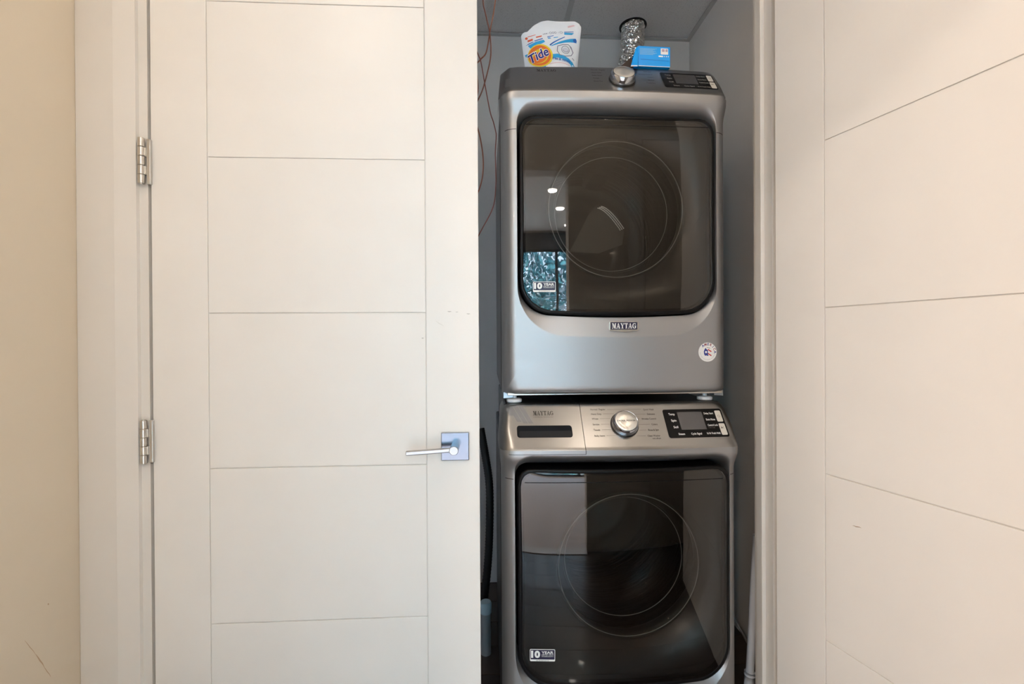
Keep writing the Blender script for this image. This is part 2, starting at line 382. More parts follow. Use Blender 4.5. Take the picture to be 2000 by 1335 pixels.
# closet shell
struct(box('wall_closet_back', (CBX0 - .1, CBY, 0), (CBX1 + .1, CBY + .08, CH + .1), CLOSET))
struct(box('wall_closet_right', (CBX1, 0.10, 0), (CBX1 + .08, CBY, CH + .1), CLOSET))
struct(box('wall_closet_left', (CBX0 - .1, 0.10, 0), (CBX0, CBY, CH + .1), CLOSET))
def tile_mat():
    m = mat('acoustic_tile', (0.50, 0.49, 0.48), 0.9); nt = m.node_tree; b = nt.nodes['Principled BSDF']
    tc = nt.nodes.new('ShaderNodeTexCoord'); v = nt.nodes.new('ShaderNodeTexNoise'); v.inputs['Scale'].default_value = 190; v.inputs['Detail'].default_value = 2
    r = nt.nodes.new('ShaderNodeValToRGB'); r.color_ramp.elements[0].position = 0.30; r.color_ramp.elements[1].position = 0.42
    r.color_ramp.elements[0].color = (0.50, 0.49, 0.48, 1); r.color_ramp.elements[1].color = (0.68, 0.67, 0.66, 1)
    nt.links.new(tc.outputs['Object'], v.inputs['Vector']); nt.links.new(v.outputs['Fac'], r.inputs['Fac']); nt.links.new(r.outputs['Color'], b.inputs['Base Color'])
    bp = nt.nodes.new('ShaderNodeBump'); bp.inputs['Strength'].default_value = 0.4; bp.inputs['Distance'].default_value = 0.002
    nt.links.new(v.outputs['Fac'], bp.inputs['Height']); nt.links.new(bp.outputs['Normal'], b.inputs['Normal'])
    return m
TILE = tile_mat(); RAIL = mat('grid_rail', (0.50, 0.50, 0.49), 0.5)
cc = box('ceiling_closet', (CBX0, 0.10, CH + 0.06), (CBX1, CBY, CH + 0.10), CEIL); struct(cc)
xs = [CBX0, -0.852, -0.242, 0.368, CBX1]
for i in range(4):
    for y0, y1 in ((0.10, 0.352), (0.352, CBY)):
        box('ceiling_tile', (xs[i] + 0.004, y0 + 0.004, CH + 0.006), (xs[i + 1] - 0.004, y1 - 0.004, CH + 0.022), TILE, cc, 0.001)
for x in xs[1:4]: box('ceiling_rail', (x - 0.012, 0.10, CH), (x + 0.012, CBY, CH + 0.004), RAIL, cc)
box('ceiling_rail', (CBX0, 0.34, CH + 0.0005), (CBX1, 0.364, CH + 0.0045), RAIL, cc)
box('wall_angle', (CBX0, CBY - 0.02, CH - 0.001), (CBX1, CBY, CH + 0.003), RAIL, cc)
box('wall_angle', (CBX1 - 0.02, 0.10, CH - 0.0015), (CBX1, CBY, CH + 0.0025), RAIL, cc)

# ------------------------------------------------------------------ doors, jambs and casing
def casing_left():
    # flat board whose inner third is slightly bevelled towards the doorway
    prof = [(HX0, 0.0), (HX0 + 0.001, -0.0105), (HX0 + 0.004, -0.0115), (-0.9495, -0.0115), (-0.9475, -0.0178), (-0.9035, -0.0108), (-0.8985, -0.0098), (-0.8975, 0.0)]
    vs = [(x, y, z) for z in (0, 2.56) for x, y in prof]; n = len(prof)
    fs = [(i, i + 1, n + i + 1, n + i) for i in range(n - 1)] + [(n - 1, 0, n, 2 * n - 1), tuple(range(n))[::-1], tuple(range(n, 2 * n))]
    return mesh('trim_1', vs, fs, TRIM_W)
struct(sharp(casing_left(), 20))
tj = joinboxes('trim_2', [((-0.897, 0.0, 0), (-0.8757, 0.10, 2.46)), ((0.795, 0.004, 0), (0.817, 0.094, 2.46)), ((-0.897, 0.0, 2.458), (0.817, 0.10, 2.475))], TRIM_W); struct(tj)
struct(box('trim_3', (0.783, 0.038, 0), (0.795, 0.068, 2.458), TRIM_W, None, 0.002))          # stop
struct(joinboxes('trim_5', [((0.818, -0.012, 0), (0.965, 0.0, 2.56))], TRIM_W))               # casing behind the open door
DW, ST, TH = 0.845, 0.141, 0.035
GZ = [0.012, 0.416, 0.823, 1.229, 1.636, 2.042, 2.446]
def closet_door(name, loc, rz):
    d = empty(name, loc, rz); struct(d)
    g = 0.0012
    box('core', (0.001, 0.0035, GZ[0]), (DW - 0.001, TH, GZ[-1]), TRIM_W, d)
    box('stile', (0.0, 0.0, GZ[0]), (ST - g, 0.006, GZ[-1]), DOOR_W, d, 0.0008)
    box('stile', (DW - ST + g, 0.0, GZ[0]), (DW, 0.006, GZ[-1]), DOOR_W, d, 0.0008)
    for k in range(6):
        box('panel', (ST + g, 0.0, GZ[k] + g), (DW - ST - g, 0.006, GZ[k + 1] - g), DOOR_W, d, 0.0008)
    return d
dl = closet_door('door_1', (-0.868, 0.0, 0), 0)
dr = closet_door('door_2', (0.787, -0.023, 0), math.atan2(-0.9668, 0.2554))

def lever(parent, x, z):
    t = empty('lever_handle', (x, 0, z), 0, parent)
    box('rosette', (-0.037, -0.008, -0.037), (0.037, 0.0, 0.037), mat('rosette_chrome', (0.22, 0.25, 0.31), 0.2, 1.0), t, 0.0015)
    o = lathe('neck', [(0.0, -0.058), (0.0105, -0.058), (0.0118, -0.0565), (0.0118, -0.008)], mat('lever_nickel', (0.36, 0.37, 0.39), 0.22, 1.0), t, 40); sharp(o)
    # flat rectangular lever that droops slightly towards its end
    pts = [(-0.008, -0.043, 0.0), (-0.04, -0.045, -0.002), (-0.085, -0.0455, -0.0045), (-0.122, -0.046, -0.0065)]
    hy, hz, c = 0.005, 0.006, 0.0026
    sec = [(-hy, -hz + c), (-hy + c, -hz), (hy - c, -hz), (hy, -hz + c), (hy, hz - c), (hy - c, hz), (-hy + c, hz), (-hy, hz - c)]
    vs = [(px, py + y * f, pz + z * f) for (px, py, pz), f in zip(pts + [(-0.1232, -0.046, -0.0066)], (1, 1, 1, 1, 0.8)) for y, z in sec]
    fs = [(8 * i + k, 8 * i + (k + 1) % 8, 8 * i + 8 + (k + 1) % 8, 8 * i + 8 + k) for i in range(4) for k in range(8)] + [tuple(range(8))[::-1], tuple(range(32, 40))]
    sharp(mesh('lever', vs, fs, mat('lever_nickel', (0.36, 0.37, 0.39), 0.22, 1.0), t), 25)
    return t
lever(dl, 0.780, 0.871)
lever(dr, 0.780, 0.871)
def hinge(parent, z0, z1):
    t = empty('hinge', (-0.016, -0.012, z0), 0, parent); H = z1 - z0; n = 5
    for k in range(n):
        a, b = H * k / n + 0.0006, H * (k + 1) / n - 0.0006
        prof = [(0.0, a), (0.0070, a), (0.0078, a + 0.0008), (0.0078, b - 0.0008), (0.0070, b), (0.0, b)]
        sharp(lathe('knuckle', prof, STEEL, t, 24, 'z'))
    box('leaf', (0.0095, 0.004, 0.001), (0.0195, 0.0125, H - 0.001), STEEL, t, 0.0015)
    sharp(lathe('pin', [(0.0, -0.001), (0.0045, -0.001), (0.0045, H + 0.001), (0.0, H + 0.001)], STEEL, t, 16, 'z'))
    joinboxes('wrap', [((0.0, 0.0005, H * k / n + .001), (0.0098, 0.008, H * (k + 1) / n - .001)) for k in (1, 3)], STEEL, t)
hinge(dl, 1.560, 1.678); hinge(dl, 0.842, 0.954)
SCUF = mat('scuff', (0.52, 0.50, 0.48), 0.7); SCUF2 = mat('scuff_brown', (0.36, 0.27, 0.2), 0.7)
def scuff(parent, x0, z0, x1, z1, w, m):
    vf = band2d([(x0 + (x1 - x0) * t / 5, z0 + (z1 - z0) * t / 5 + 0.0006 * sin(2.1 * t)) for t in range(6)], lambda t: w * (0.25 + sin(pi * t)))
    stick('scuff_mark', vf, lambda u, v: (u, 0, v), m, parent, 0.0003)
scuff(dl, 0.761, 1.232, 0.772, 1.2315, 0.0011, SCUF); scuff(dl, 0.783, 1.2305, 0.790, 1.2305, 0.0007, SCUF)
scuff(dl, 0.812, 1.226, 0.822, 1.225, 0.001, SCUF); scuff(dl, 0.729, 1.207, 0.752, 1.192, 0.0008, mat('scuff_faint', (0.7, 0.68, 0.65), .7)); scuff(dl, 0.692, 1.161, 0.698, 1.161, 0.0012, SCUF)
scuff(dr, 0.208, 0.7215, 0.228, 0.724, 0.0008, SCUF2)

# ================================================================== APPLIANCES
def sd_round(x, z, P, grow=0.0, growt=0.0, growb=0.0):
    """signed distance to the door outline; grow sides / top / bottom"""
    hw = P['half'] + grow; zt, zb = P['ztop'] + growt, P['zbot'] - growb
    mid = (zt + zb) / 2; hh = (zt - zb) / 2
    x -= P['xc']; q = max(0, 1 - (x / hw) ** 2)
    if z < mid: z += P['sag'] * q * (mid - z) / hh * 0 + (P['sag'] * q if z < mid - hh * 0.3 else 0)
    else: z -= (P.get('sagt', 0) * q if z > mid + hh * 0.3 else 0)
    r = (P['rb'] + growb * 0.8) if z < mid else (P['rt'] + growt * 0.3)
    dx, dz = abs(x) - (hw - r), abs(z - mid) - (hh - r)
    return math.hypot(max(dx, 0), max(dz, 0)) + min(max(dx, dz), 0) - r
def ray_to(P, ang, **kw):
    cx, cz = P['xc'], (P['ztop'] + P['zbot']) / 2; lo, hi = 0.0, 0.9
    for _ in range(34):
        m = (lo + hi) / 2
        if sd_round(cx + m * cos(ang), cz + m * sin(ang), P, **kw) > 0: hi = m
        else: lo = m
    return lo

def appliance(name, loc, P):
    A = empty(name, loc); hw, zb, zc, zt = P['hw'], P['zb'], P['zc'], P['zt']
    cx, cz = P['xc'], (P['ztop'] + P['zbot']) / 2; k = P['k']; LIP = P['lip']; BOW = 0.012
    def bow(x): return BOW * (1 - (x / hw) ** 2)
    def hwf(z): return hw + 0.004 * sstep((z - (zc - 0.07)) / 0.06)
    def yfront(x, z):
        y = -bow(x)
        hl = hwf(z); t = min(1, max(0, (abs(x) - (hl - 0.042)) / 0.042)); y += 0.045 * (1 - sqrt(max(0, 1 - t * t)))
        if z < zb + 0.022:
            t = min(1, (zb + 0.022 - z) / 0.022); y += 0.016 * (1 - sqrt(max(0, 1 - t * t)))
        y -= LIP * sstep((z - (zc - 0.065)) / 0.05)
        return y
    def hwz(z):
        s = (z - zc) / (zt - zc); h = 0.347 - 0.010 * s
        c0 = zt - 0.026
        if z > c0: h -= 0.024 * (1 - sqrt(max(0, 1 - ((z - c0) / 0.026) ** 2)))
        return h
    def ycon(x, z):
        y = -bow(x) - LIP + max(0, z - zc) * k
        q = sstep((z - zc) / 0.06); w_ = 0.042 - 0.014 * q; d_ = 0.045 - 0.020 * q
        t = min(1, max(0, (abs(x) - (hwz(z) - w_)) / w_)); y += d_ * (1 - sqrt(max(0, 1 - t * t)))
        return y
    # --- front panel: rings from the door recess, over the dish ridge, out to the rectangular edge
    N = 240; angs = [2 * pi * i / N for i in range(N)]
    for px, pz in ((hw, zb), (hw, zc), (-hw, zb), (-hw, zc)): angs.append(math.atan2(pz - cz, px - cx) % (2 * pi))
    angs.sort(); N = len(angs)
    TS = [0, .08, .18, .3, .42, .54, .66, .78, .88, .94, .98]; T2 = [.0, .02, .06] + [.06 + .94 * i / 26 for i in range(1, 27)]
    vs, fs = [], []
    rings = []
    inn = [ray_to(P, a) + 0.004 for a in angs]
    rid = [ray_to(P, a, grow=P['gs'], growt=P['gt'], growb=P['gb']) for a in angs]
    out = []
    for a in angs:
        c, s = cos(a), sin(a); d = 9
        if abs(c) > 1e-9: d = min(d, ((hw if c > 0 else -hw) - cx) / c)
        if abs(s) > 1e-9: d = min(d, ((zc if s > 0 else zb) - cz) / s)
        out.append(d)
    def dish_depth(a, x):
        s = sin(a)
        if s > 0: return P['ds'] + (P['dt'] - P['ds']) * sstep((s - .25) / .45)
        return P['ds'] + (P['db'] - P['ds']) * sstep((-s - .2) / .5)
    def dish_exp(a): return 1.0 + 0.75 * sstep((sin(a) - .1) / .4)
    def put(ring):
        rings.append([len(vs) + i for i in range(N)]); vs.extend(ring)
    # turned-in edge of the recess
    def at(i, r, extra):
        x, z = cx + r * cos(angs[i]), cz + r * sin(angs[i]); x *= hwf(z) / hw; return (x, yfront(x, z) + extra, z)
    put([at(i, inn[i], dish_depth(angs[i], 0) + 0.07) for i in range(N)])
    put([at(i, inn[i], dish_depth(angs[i], 0) + 0.004) for i in range(N)])
    for t in TS:
        put([at(i, inn[i] + 0.001 + (rid[i] - inn[i] - 0.001) * t, dish_depth(angs[i], 0) * (1 - t) ** dish_exp(angs[i])) for i in range(N)])
    for t in T2:
        put([at(i, rid[i] + (out[i] - rid[i]) * t, 0.0) for i in range(N)])
    for r in range(len(rings) - 1):
        for i in range(N):
            j = (i + 1) % N; fs.append((rings[r][i], rings[r][j], rings[r + 1][j], rings[r + 1][i]))
    # return edge to the cabinet
    kk = len(vs); vs.extend([(v[0], 0.075, v[2]) for v in vs[rings[-1][0]:rings[-1][0] + N]])
    for i in range(N):
        j = (i + 1) % N; fs.append((rings[-1][i], rings[-1][j], kk + j, kk + i))
    fp = mesh('front_panel', vs, fs, SLATE, A, True); sharp(fp, 50)
    # --- control panel
    def grid_panel(nm, xa, xb, m):
        nz = 26; nx = 40; vs, fs = [], []; rows = []
        zz = [zc - 0.002] + [zc + (zt - zc) * (i / nz) for i in range(nz + 1)]
        for q, z in enumerate(zz):
            h = hwz(max(z, zc)); a = max(-h, xa) if xa > -1 else -h; b = min(h, xb) if xb < 1 else h
            rows.append([len(vs) + i for i in range(nx + 1)])
            for i in range(nx + 1):
                x = a + (b - a) * i / nx
                y = ycon(x, z)
                if q == 0: y += 0.006
                elif q == 1: y += 0.0015
                if q == len(zz) - 1: y += 0.003
                vs.append((x, y, z))
        for dy, dz in ((0.012, 0.0), (0.05, -0.004)):
            base = rows[-1] if dy < 0.02 else rows[-1]
            rows.append([len(vs) + i for i in range(nx + 1)])
            for i in range(nx + 1):
                v = vs[base[i]]; vs.append((v[0], v[1] + dy, v[2] + dz))
        for r in range(len(rows) - 1):
            for i in range(nx): fs.append((rows[r][i], rows[r][i + 1], rows[r + 1][i + 1], rows[r + 1][i]))
        # side returns
        for side in (0, -1):
            prev = None
            for r in range(len(rows)):
                v = vs[rows[r][side]]; w = len(vs); vs.append((v[0], v[1] + 0.12, v[2]))
                if prev is not None: fs.append((rows[r - 1][side], rows[r][side], w, prev))
                prev = w
        o = mesh(nm, vs, fs, m, A, True); sharp(o, 40); return o
    xd = P.get('drawer')
    if xd is None: grid_panel('control_panel', -2, 2, PANELM)
    else:
        grid_panel('control_panel', xd + 0.0007, 2, PANELM)
        grid_panel('detergent_drawer', -2, xd - 0.0007, PANELM)
    # --- cabinet
    cb = box('cabinet', (-0.342, 0.070, zb + 0.004), (0.342, 0.735, zc - 0.004), CAB, A, 0.006)
    bm = bmesh.new(); bm.from_mesh(cb.data)
    bmesh.ops.delete(bm, geom=[f for f in bm.faces if f.normal.y < -0.9], context='FACES'); bm.to_mesh(cb.data); bm.free()
    ytop = (zt - zc) * k - LIP
    box('top_panel', (-0.330, ytop + 0.02, zc - 0.01), (0.330, 0.735, zt - 0.002), CAB, A, 0.006)
    # --- seam across the front at the upper panel joint
    zs = P['zs']; rs = [x for x in [(-hw + 0.011) + (2 * hw - 0.022) * i / 120 for i in range(121)]]
    segs = [[], []]
    for x in rs:
        if sd_round(x, zs, P) > 0.006: segs[0 if x < cx else 1].append(x)
    def dishy(x, z):
        # height of the dished band beside the door, for thin things lying on it
        a = math.atan2(z - cz, x - cx); r = math.hypot(x - cx, z - cz); i0 = ray_to(P, a) + .004; r0_ = ray_to(P, a, grow=P['gs'], growt=P['gt'], growb=P['gb'])
        if r >= r0_: return 0
        return dish_depth(a, 0) * (1 - min(1, max(0, (r - i0) / (r0_ - i0)))) ** dish_exp(a)
    for sg in segs:
        if len(sg) < 2: continue
        vv = [(x, yfront(x, zs) + dishy(x, zs) - 0.0004, zs + dz) for x in sg for dz in (-0.0009, 0.0009)]
        mesh('panel_seam', vv, [(2 * i, 2 * i + 2, 2 * i + 3, 2 * i + 1) for i in range(len(sg) - 1)], GAP, A)
    # --- door: black frame, bowed tinted window, inner panel, glass bowl
    D = empty('door', (0, 0, 0), 0, A)
    def yface(x, z): return -BOW * (1 - (0.29 / hw) ** 2) - P['proud'] - P['bowx'] * (1 - ((x - cx) / P['half']) ** 2)
    NA = 160; an2 = [2 * pi * i / NA for i in range(NA)]; ro = [ray_to(P, a) for a in an2]
    def dp(i, inset, y, rel=True):
        r = ro[i] - inset; x, z = cx + r * cos(an2[i]), cz + r * sin(an2[i]); return (x, (yface(x, z) + y) if rel else y, z)
    prof = [(0.003, 0.075, False), (0.001, 0.012, True), (0.0, 0.006, True), (0.001, 0.002, True), (0.004, 0.0, True), (0.0105, 0.0, True), (0.0125, 0.0015, True), (0.0125, 0.012, True), (0.02, 0.014, True)]
    vs = [dp(i, *p) for p in prof for i in range(NA)]
    fs = [(r * NA + i, r * NA + (i + 1) % NA, (r + 1) * NA + (i + 1) % NA, (r + 1) * NA + i) for r in range(len(prof) - 1) for i in range(NA)]
    sharp(mesh('door_frame', vs, fs, BLACKG, D, True), 50)
    RG = 14; vs = [(cx, yface(cx, cz) - P['bulge'], cz)]; fs = []
    def yglass(x, z, t): return yface(x, z) - P['bulge'] * (1 - ((z - cz) / (P['ztop'] - cz)) ** 2) - 0.0016 * (1 - t ** 12) + 0.0016
    for rgi in range(1, RG + 1):
        t = rgi / RG
        for i in range(NA):
            r = (ro[i] - 0.012) * t; x, z = cx + r * cos(an2[i]), cz + r * sin(an2[i]); vs.append((x, yglass(x, z, t), z))
    for i in range(NA): fs.append((0, 1 + i, 1 + (i + 1) % NA))
    for rgi in range(RG - 1):
        a0, b0 = 1 + rgi * NA, 1 + (rgi + 1) * NA
        for i in range(NA): fs.append((a0 + i, b0 + i, b0 + (i + 1) % NA, a0 + (i + 1) % NA))
    mesh('window', vs, fs, P['glass'], D, True)
    def gsurf(x, z):
        a = math.atan2(z - cz, x - cx); t = math.hypot(x - cx, z - cz) / (ray_to(P, a) - 0.012); return (x, yglass(x, z, min(1, t)), z)
    P['gsurf'] = gsurf
    # black inner panel with the round port
    pr_, pcx, pcz = P['pr'], P['pcx'], P['pcz']; vs, fs = [], []
    for i in range(NA):
        vs.append(dp(i, 0.016, 0.016))
    for i in range(NA): vs.append((pcx + pr_ * cos(an2[i]), 0.014, pcz + pr_ * sin(an2[i])))
    for i in range(NA): vs.append((pcx + pr_ * cos(an2[i]), 0.05, pcz + pr_ * sin(an2[i])))
    for r in range(2):
        for i in range(NA): fs.append((r * NA + i, r * NA + (i + 1) % NA, (r + 1) * NA + (i + 1) % NA, (r + 1) * NA + i))
    mesh('inner_panel', vs, fs, BLACKP, D, True)
    bowl = lathe('glass_bowl', [(pr_ + 0.004, 0.008), (pr_ - 0.006, 0.006), (pr_ - 0.014, 0.012), (pr_ - 0.022, 0.04), (pr_ - 0.035, 0.10), (pr_ - 0.06, 0.13), (pr_ * .4, 0.145), (0.0, 0.148)], BOWL, D, 96)
    bowl.location = (pcx, 0.0, pcz)
    for rr, yy, w_ in ((pr_ - 0.004, 0.006, 0.0014), (pr_ - 0.030, 0.060, 0.0012)):  # thin pale rings stand in for highlights along the bowl's rim
        rim = lathe('bowl_rim_glint', [(rr + w_ * cos(a), yy + w_ * sin(a)) for a in [2 * pi * i / 10 for i in range(11)]], mat('rim_glint_paint', (0.16, 0.165, 0.165), 0.15, spec=0.8), D, 120); rim.location = (pcx, 0, pcz)
    # line where the handle overlay meets the glass
    n = 60; pts = []
    for i in range(n + 1):
        x = cx - P['half'] + 2 * P['half'] * i / n
        if sd_round(x, P['zh'], P) < -0.013: pts.append(x)
    vv = []
    for x in pts:
        for dz in (-0.0010, 0.0010):
            p = gsurf(x, P['zh'] + dz); vv.append((p[0], p[1] - 0.0005, p[2]))
    mesh('overlay_line', vv, [(2 * i, 2 * i + 2, 2 * i + 3, 2 * i + 1) for i in range(len(pts) - 1)], BLACKG, D)
    # drum and gasket
    dm = lathe('drum', [(pr_ + 0.05, 0.10), (pr_ + 0.06, 0.14), (0.262, 0.16)] + [(0.262 - 0.006 * (0.5 + 0.5 * cos(i * pi / 2)), 0.17 + 0.40 * i / 48) for i in range(49)], DRUM, A, 96); db_ = lathe('drum_back', [(0.265, 0.58), (0.20, 0.60), (0.19, 0.585), (0.15, 0.585), (0.14, 0.60), (0.0, 0.61)], mat('drum_back_steel', (0.035, 0.035, 0.035), 0.4, 0.5), A, 72); db_.location = (pcx, 0, pcz); dm.location = (pcx, 0, pcz)
    gp = []
    for i in range(26):
        t = i / 25; gp.append((pr_ + 0.012 + 0.035 * t + 0.006 * sin(t * 16), 0.055 + 0.06 * t))
    gk = lathe('gasket', gp, RUBBER, A, 72); gk.location = (pcx, 0, pcz)
    for q in range(3):
        a = radians(P['baf'] + 120 * q); w = 0.03; vs = []
        for y, rr in ((0.20, 0.262), (0.33, 0.222), (0.50, 0.222), (0.58, 0.262)):
            for s in (-1, 1):
                a2 = a + s * w / rr; vs.append((pcx + rr * cos(a2), y, pcz + rr * sin(a2)))
        mesh('baffle', vs, [(0, 1, 3, 2), (2, 3, 5, 4), (4, 5, 7, 6), (0, 2, 4, 6), (1, 7, 5, 3)], DRUM, A)
    P['con'] = lambda x, z: (x, ycon(x, z), z)
    P['fr'] = lambda x, z: (x, yfront(x, z), z)
    return A, D

BOWL = glassy('bowl_glass', (0.88, 0.90, 0.90), 1.22, 0.02)
TINT = glassy('smoked_window', (0.62, 0.605, 0.58), 1.75)

PD = dict(hw=0.340, zb=0.0, zc=0.878, zt=0.995, k=0.68, lip=0.012, zs=0.774, xc=0.003, half=0.291, ztop=0.812, zbot=0.241, rt=0.045, rb=0.088, sag=0.012, sagt=0.004,
          gs=0.007, gt=0.040, gb=0.062, ds=0.004, dt=0.040, db=0.012, de=1.0, proud=0.004, bulge=0.004, bowx=0.003, glass=TINT, pr=0.205, pcx=0.0, pcz=0.545, zh=0.786, baf=200)
DX, DY, DZ = 0.383, 0.102, 0.995
dryer, ddoor = appliance('clothes_dryer', (DX, DY, DZ), PD)
tag(dryer, 'slate grey dryer with dark glass door, stacked on top of the washer', 'dryer')
PW = dict(hw=0.340, zb=0.025, zc=0.850, zt=0.966, k=0.79, lip=0.016, zs=0.768, xc=0.003, half=0.300, ztop=0.800, zbot=0.200, rt=0.040, rb=0.09, sag=0.012, sagt=-0.004,
          gs=0.007, gt=0.040, gb=0.062, ds=0.004, dt=0.050, db=0.012, de=1.0, proud=0.010, bulge=0.005, bowx=0.014, glass=TINT, pr=0.205, pcx=0.02, pcz=0.515, zh=0.762, baf=235, drawer=-0.1085)
WX, WY = 0.377, 0.036
washer, wdoor = appliance('washing_machine', (WX, WY, 0), PW)
tag(washer, 'slate grey front-load washer standing on the floor under the dryer', 'washing machine')

# lint filter grille inside the dryer
LINT = mat('lint_grille', (0.02, 0.02, 0.021), 0.4)
vs, fs = poly2d([(-0.115, -0.10), (-0.045, 0.03), (-0.02, 0.06), (0.02, 0.055), (0.055, 0.02), (0.07, -0.03), (0.06, -0.075), (-0.02, -0.105)], 3)
mesh('lint_filter', [(x - 0.0, 0.165 + z * 0.2, z + PD['pcz']) for x, z in vs], fs, LINT, dryer)
vs, fs = [], []
for i in range(30):
    for j in range(3):
        t = i / 29; x = -0.015 + 0.07 * t; z = 0.05 - 0.075 * t ** 1.6; q = len(vs); x += j * 0.006; z += j * 0.003; s = 0.0016
        vs += [(x - s, 0.160 + z * .2, z - s + PD['pcz']), (x + s, 0.160 + z * .2, z - s + PD['pcz']), (x + s, 0.160 + z * .2, z + s + PD['pcz']), (x - s, 0.160 + z * .2, z + s + PD['pcz'])]; fs.append((q, q + 1, q + 2, q + 3))
lg = mesh('lint_screen', vs, fs, WPRINT, dryer); lg['kind'] = 'stuff'

# feet, base rim and stacking brackets of the dryer
for x in (-0.303, 0.285):
    f = lathe('foot', [(0.0, -0.0275), (0.020, -0.0275), (0.0225, -0.025), (0.0225, -0.018), (0.019, -0.0155), (0.007, -0.015), (0.007, 0.004)], WHITEP, dryer, 32, 'z'); f.location = (x, 0.045, 0.0); sharp(f)
for x in (-0.30, 0.30):
    f = lathe('foot', [(0.0, -0.0275), (0.020, -0.0275), (0.0225, -0.025), (0.0225, -0.018), (0.019, -0.0155), (0.007, -0.015), (0.007, 0.004)], WHITEP, dryer, 32, 'z'); f.location = (x, 0.65, 0.0); sharp(f)
box('base_rim', (-0.325, 0.014, -0.0045), (0.325, 0.05, 0.003), STEEL, dryer, 0.0015)
for sx in (-1, 1):
    x0 = sx * 0.336
    vs = [(x0, 0.03, 0.004), (x0 - sx * 0.028, 0.03, -0.006), (x0 - sx * 0.028, 0.03, -0.012), (x0, 0.03, -0.014)]
    vs += [(a, 0.06, c) for a, b_, c in vs]
    mesh('stacking_bracket', vs, [(0, 1, 2, 3), (4, 7, 6, 5), (0, 4, 5, 1), (1, 5, 6, 2), (2, 6, 7, 3), (3, 7, 4, 0)], mat('bracket_steel', (0.40, 0.45, 0.50), 0.4, 0.9), dryer)
for x in (-0.29, 0.29):
    for y in (0.08, 0.66):
        f = lathe('foot', [(0.0, 0.0), (0.024, 0.0), (0.026, 0.004), (0.024, 0.010), (0.010, 0.012), (0.010, 0.03)], BLACKP, washer, 24, 'z'); f.location = (x, y, 0)
box('base_panel', (-0.335, 0.03, 0.012), (0.335, 0.06, 0.030), BLACKP, washer)

# ---------------------------------------------------------------- controls
def knob(A, P, x, z, R):
    k = P['k']; c = P['con'](x, z); nrm = Vector((0, -1, k)).normalized()     # outward normal of the sloping console
    K = empty('cycle_knob', c, 0, A); K.rotation_mode = 'QUATERNION'
    K.rotation_quaternion = Vector((0, 0, 1)).rotation_difference(nrm)
    sharp(lathe('skirt', [(R * 1.04, 0.0), (R * 1.04, 0.003), (R, 0.0045)], BLACKP, K, 64, 'z'), 30)
    sharp(lathe('rim', [(R * 0.985, 0.003), (R * 0.97, 0.013), (R * 0.92, 0.021), (R * 0.86, 0.024), (R * 0.83, 0.0235)], CHROME, K, 64, 'z'), 60)
    sharp(lathe('groove', [(R * 0.835, 0.0232), (R * 0.80, 0.0232)], BLACKP, K, 64, 'z'))
    lathe('cap', [(R * 0.80, 0.0240), (R * 0.78, 0.0246), (R * 0.4, 0.0248), (0.0, 0.0248)], CAPM, K, 64, 'z')
    return K
def cap_mat():
    m = bpy.data.materials.new('spun_aluminium'); m.use_nodes = True; nt = m.node_tree; b = nt.nodes['Principled BSDF']
    b.inputs['Base Color'].default_value = (0.86, 0.84, 0.80, 1); b.inputs['Metallic'].default_value = 0.9; b.inputs['Roughness'].default_value = 0.33
    b.inputs['Anisotropic'].default_value = 0.8
    tg = nt.nodes.new('ShaderNodeTangent'); tg.direction_type = 'RADIAL'; tg.axis = 'Z'; nt.links.new(tg.outputs[0], b.inputs['Tangent'])
    return m
CAPM = cap_mat()
kw = knob(washer, PW, 0.0125, 0.9105, 0.0385)
kd = knob(dryer, PD, 0.022, 0.932, 0.0385)
def kprint(K, s, w):
    vs, fs = text2d(s, 0, -0.002, 0.0042, 'C', 0.012, w, spacing=1.25)
    # knob local x to the right, local y up the cap
    mesh('printed_word', [(x, y, 0.0252) for x, y in vs], fs, PRINT, K)
kprint(kw, 'EXTRA POWER', 0.052)

def ptext(A, surf, s, x, z, h, align='L', m=PRINT, bold=0.008, width=None, spacing=1.0, name='printed_word', off=0.0006):
    return stick(name, text2d(s, x, z - h / 2, h, align, bold, width, spacing=spacing), surf, m, A, off)
def pline(A, surf, x0, x1, z, w=0.0006, m=PRINT):
    stick('printed_line', band2d([(x0 + (x1 - x0) * i / 14, z) for i in range(15)], w / 2), surf, m, A, 0.0006)
LPR = mat('faint_print', (0.12, 0.115, 0.11), 0.6)
cs = PW['con']
rows = [(0.951, 'Normal / Regular', 'Quick Wash'), (0.939, 'Heavy Duty', 'Delicates'), (0.927, 'Whites', 'Wrinkle Control'), (0.9128, 'Sanitize', 'Colors'), (0.899, 'Towels', 'Rinse & Spin'), (0.8848, 'Bulky Items', 'Clean Washer')]
for i, (z, l, r) in enumerate(rows):
    o = ptext(washer, cs, l, -0.0785, z, 0.0046); wl_ = max(v.co.x for v in o.data.vertices)
    o = ptext(washer, cs, r, 0.109, z - 0.002, 0.0046, 'R'); wr_ = min(v.co.x for v in o.data.vertices)
    if i == 0: pline(washer, cs, wl_ + 0.005, wr_ - 0.005, z - 0.001, m=LPR)
    else:
        e = sqrt(max(0, 0.042 ** 2 - ((z - 0.9105) * 1.2) ** 2)) if i not in (0,) else 0
        pline(washer, cs, wl_ + 0.005, 0.0125 - max(e, 0.016), z, m=LPR); pline(washer, cs, 0.0125 + max(e, 0.016), wr_ - 0.005, z - 0.002, m=LPR)
ptext(washer, cs, 'with affresh', 0.109, 0.8762, 0.0038, 'R')
stick('brand_name', serif2d('MAYTAG', -0.2465, 0.9368, 0.0112, 0.0585), cs, PRINT, washer)
ptext(washer, cs, 'COMMERCIAL TECHNOLOGY', -0.2465, 0.9325, 0.0026, 'L', LPR, 0.0, 0.058)
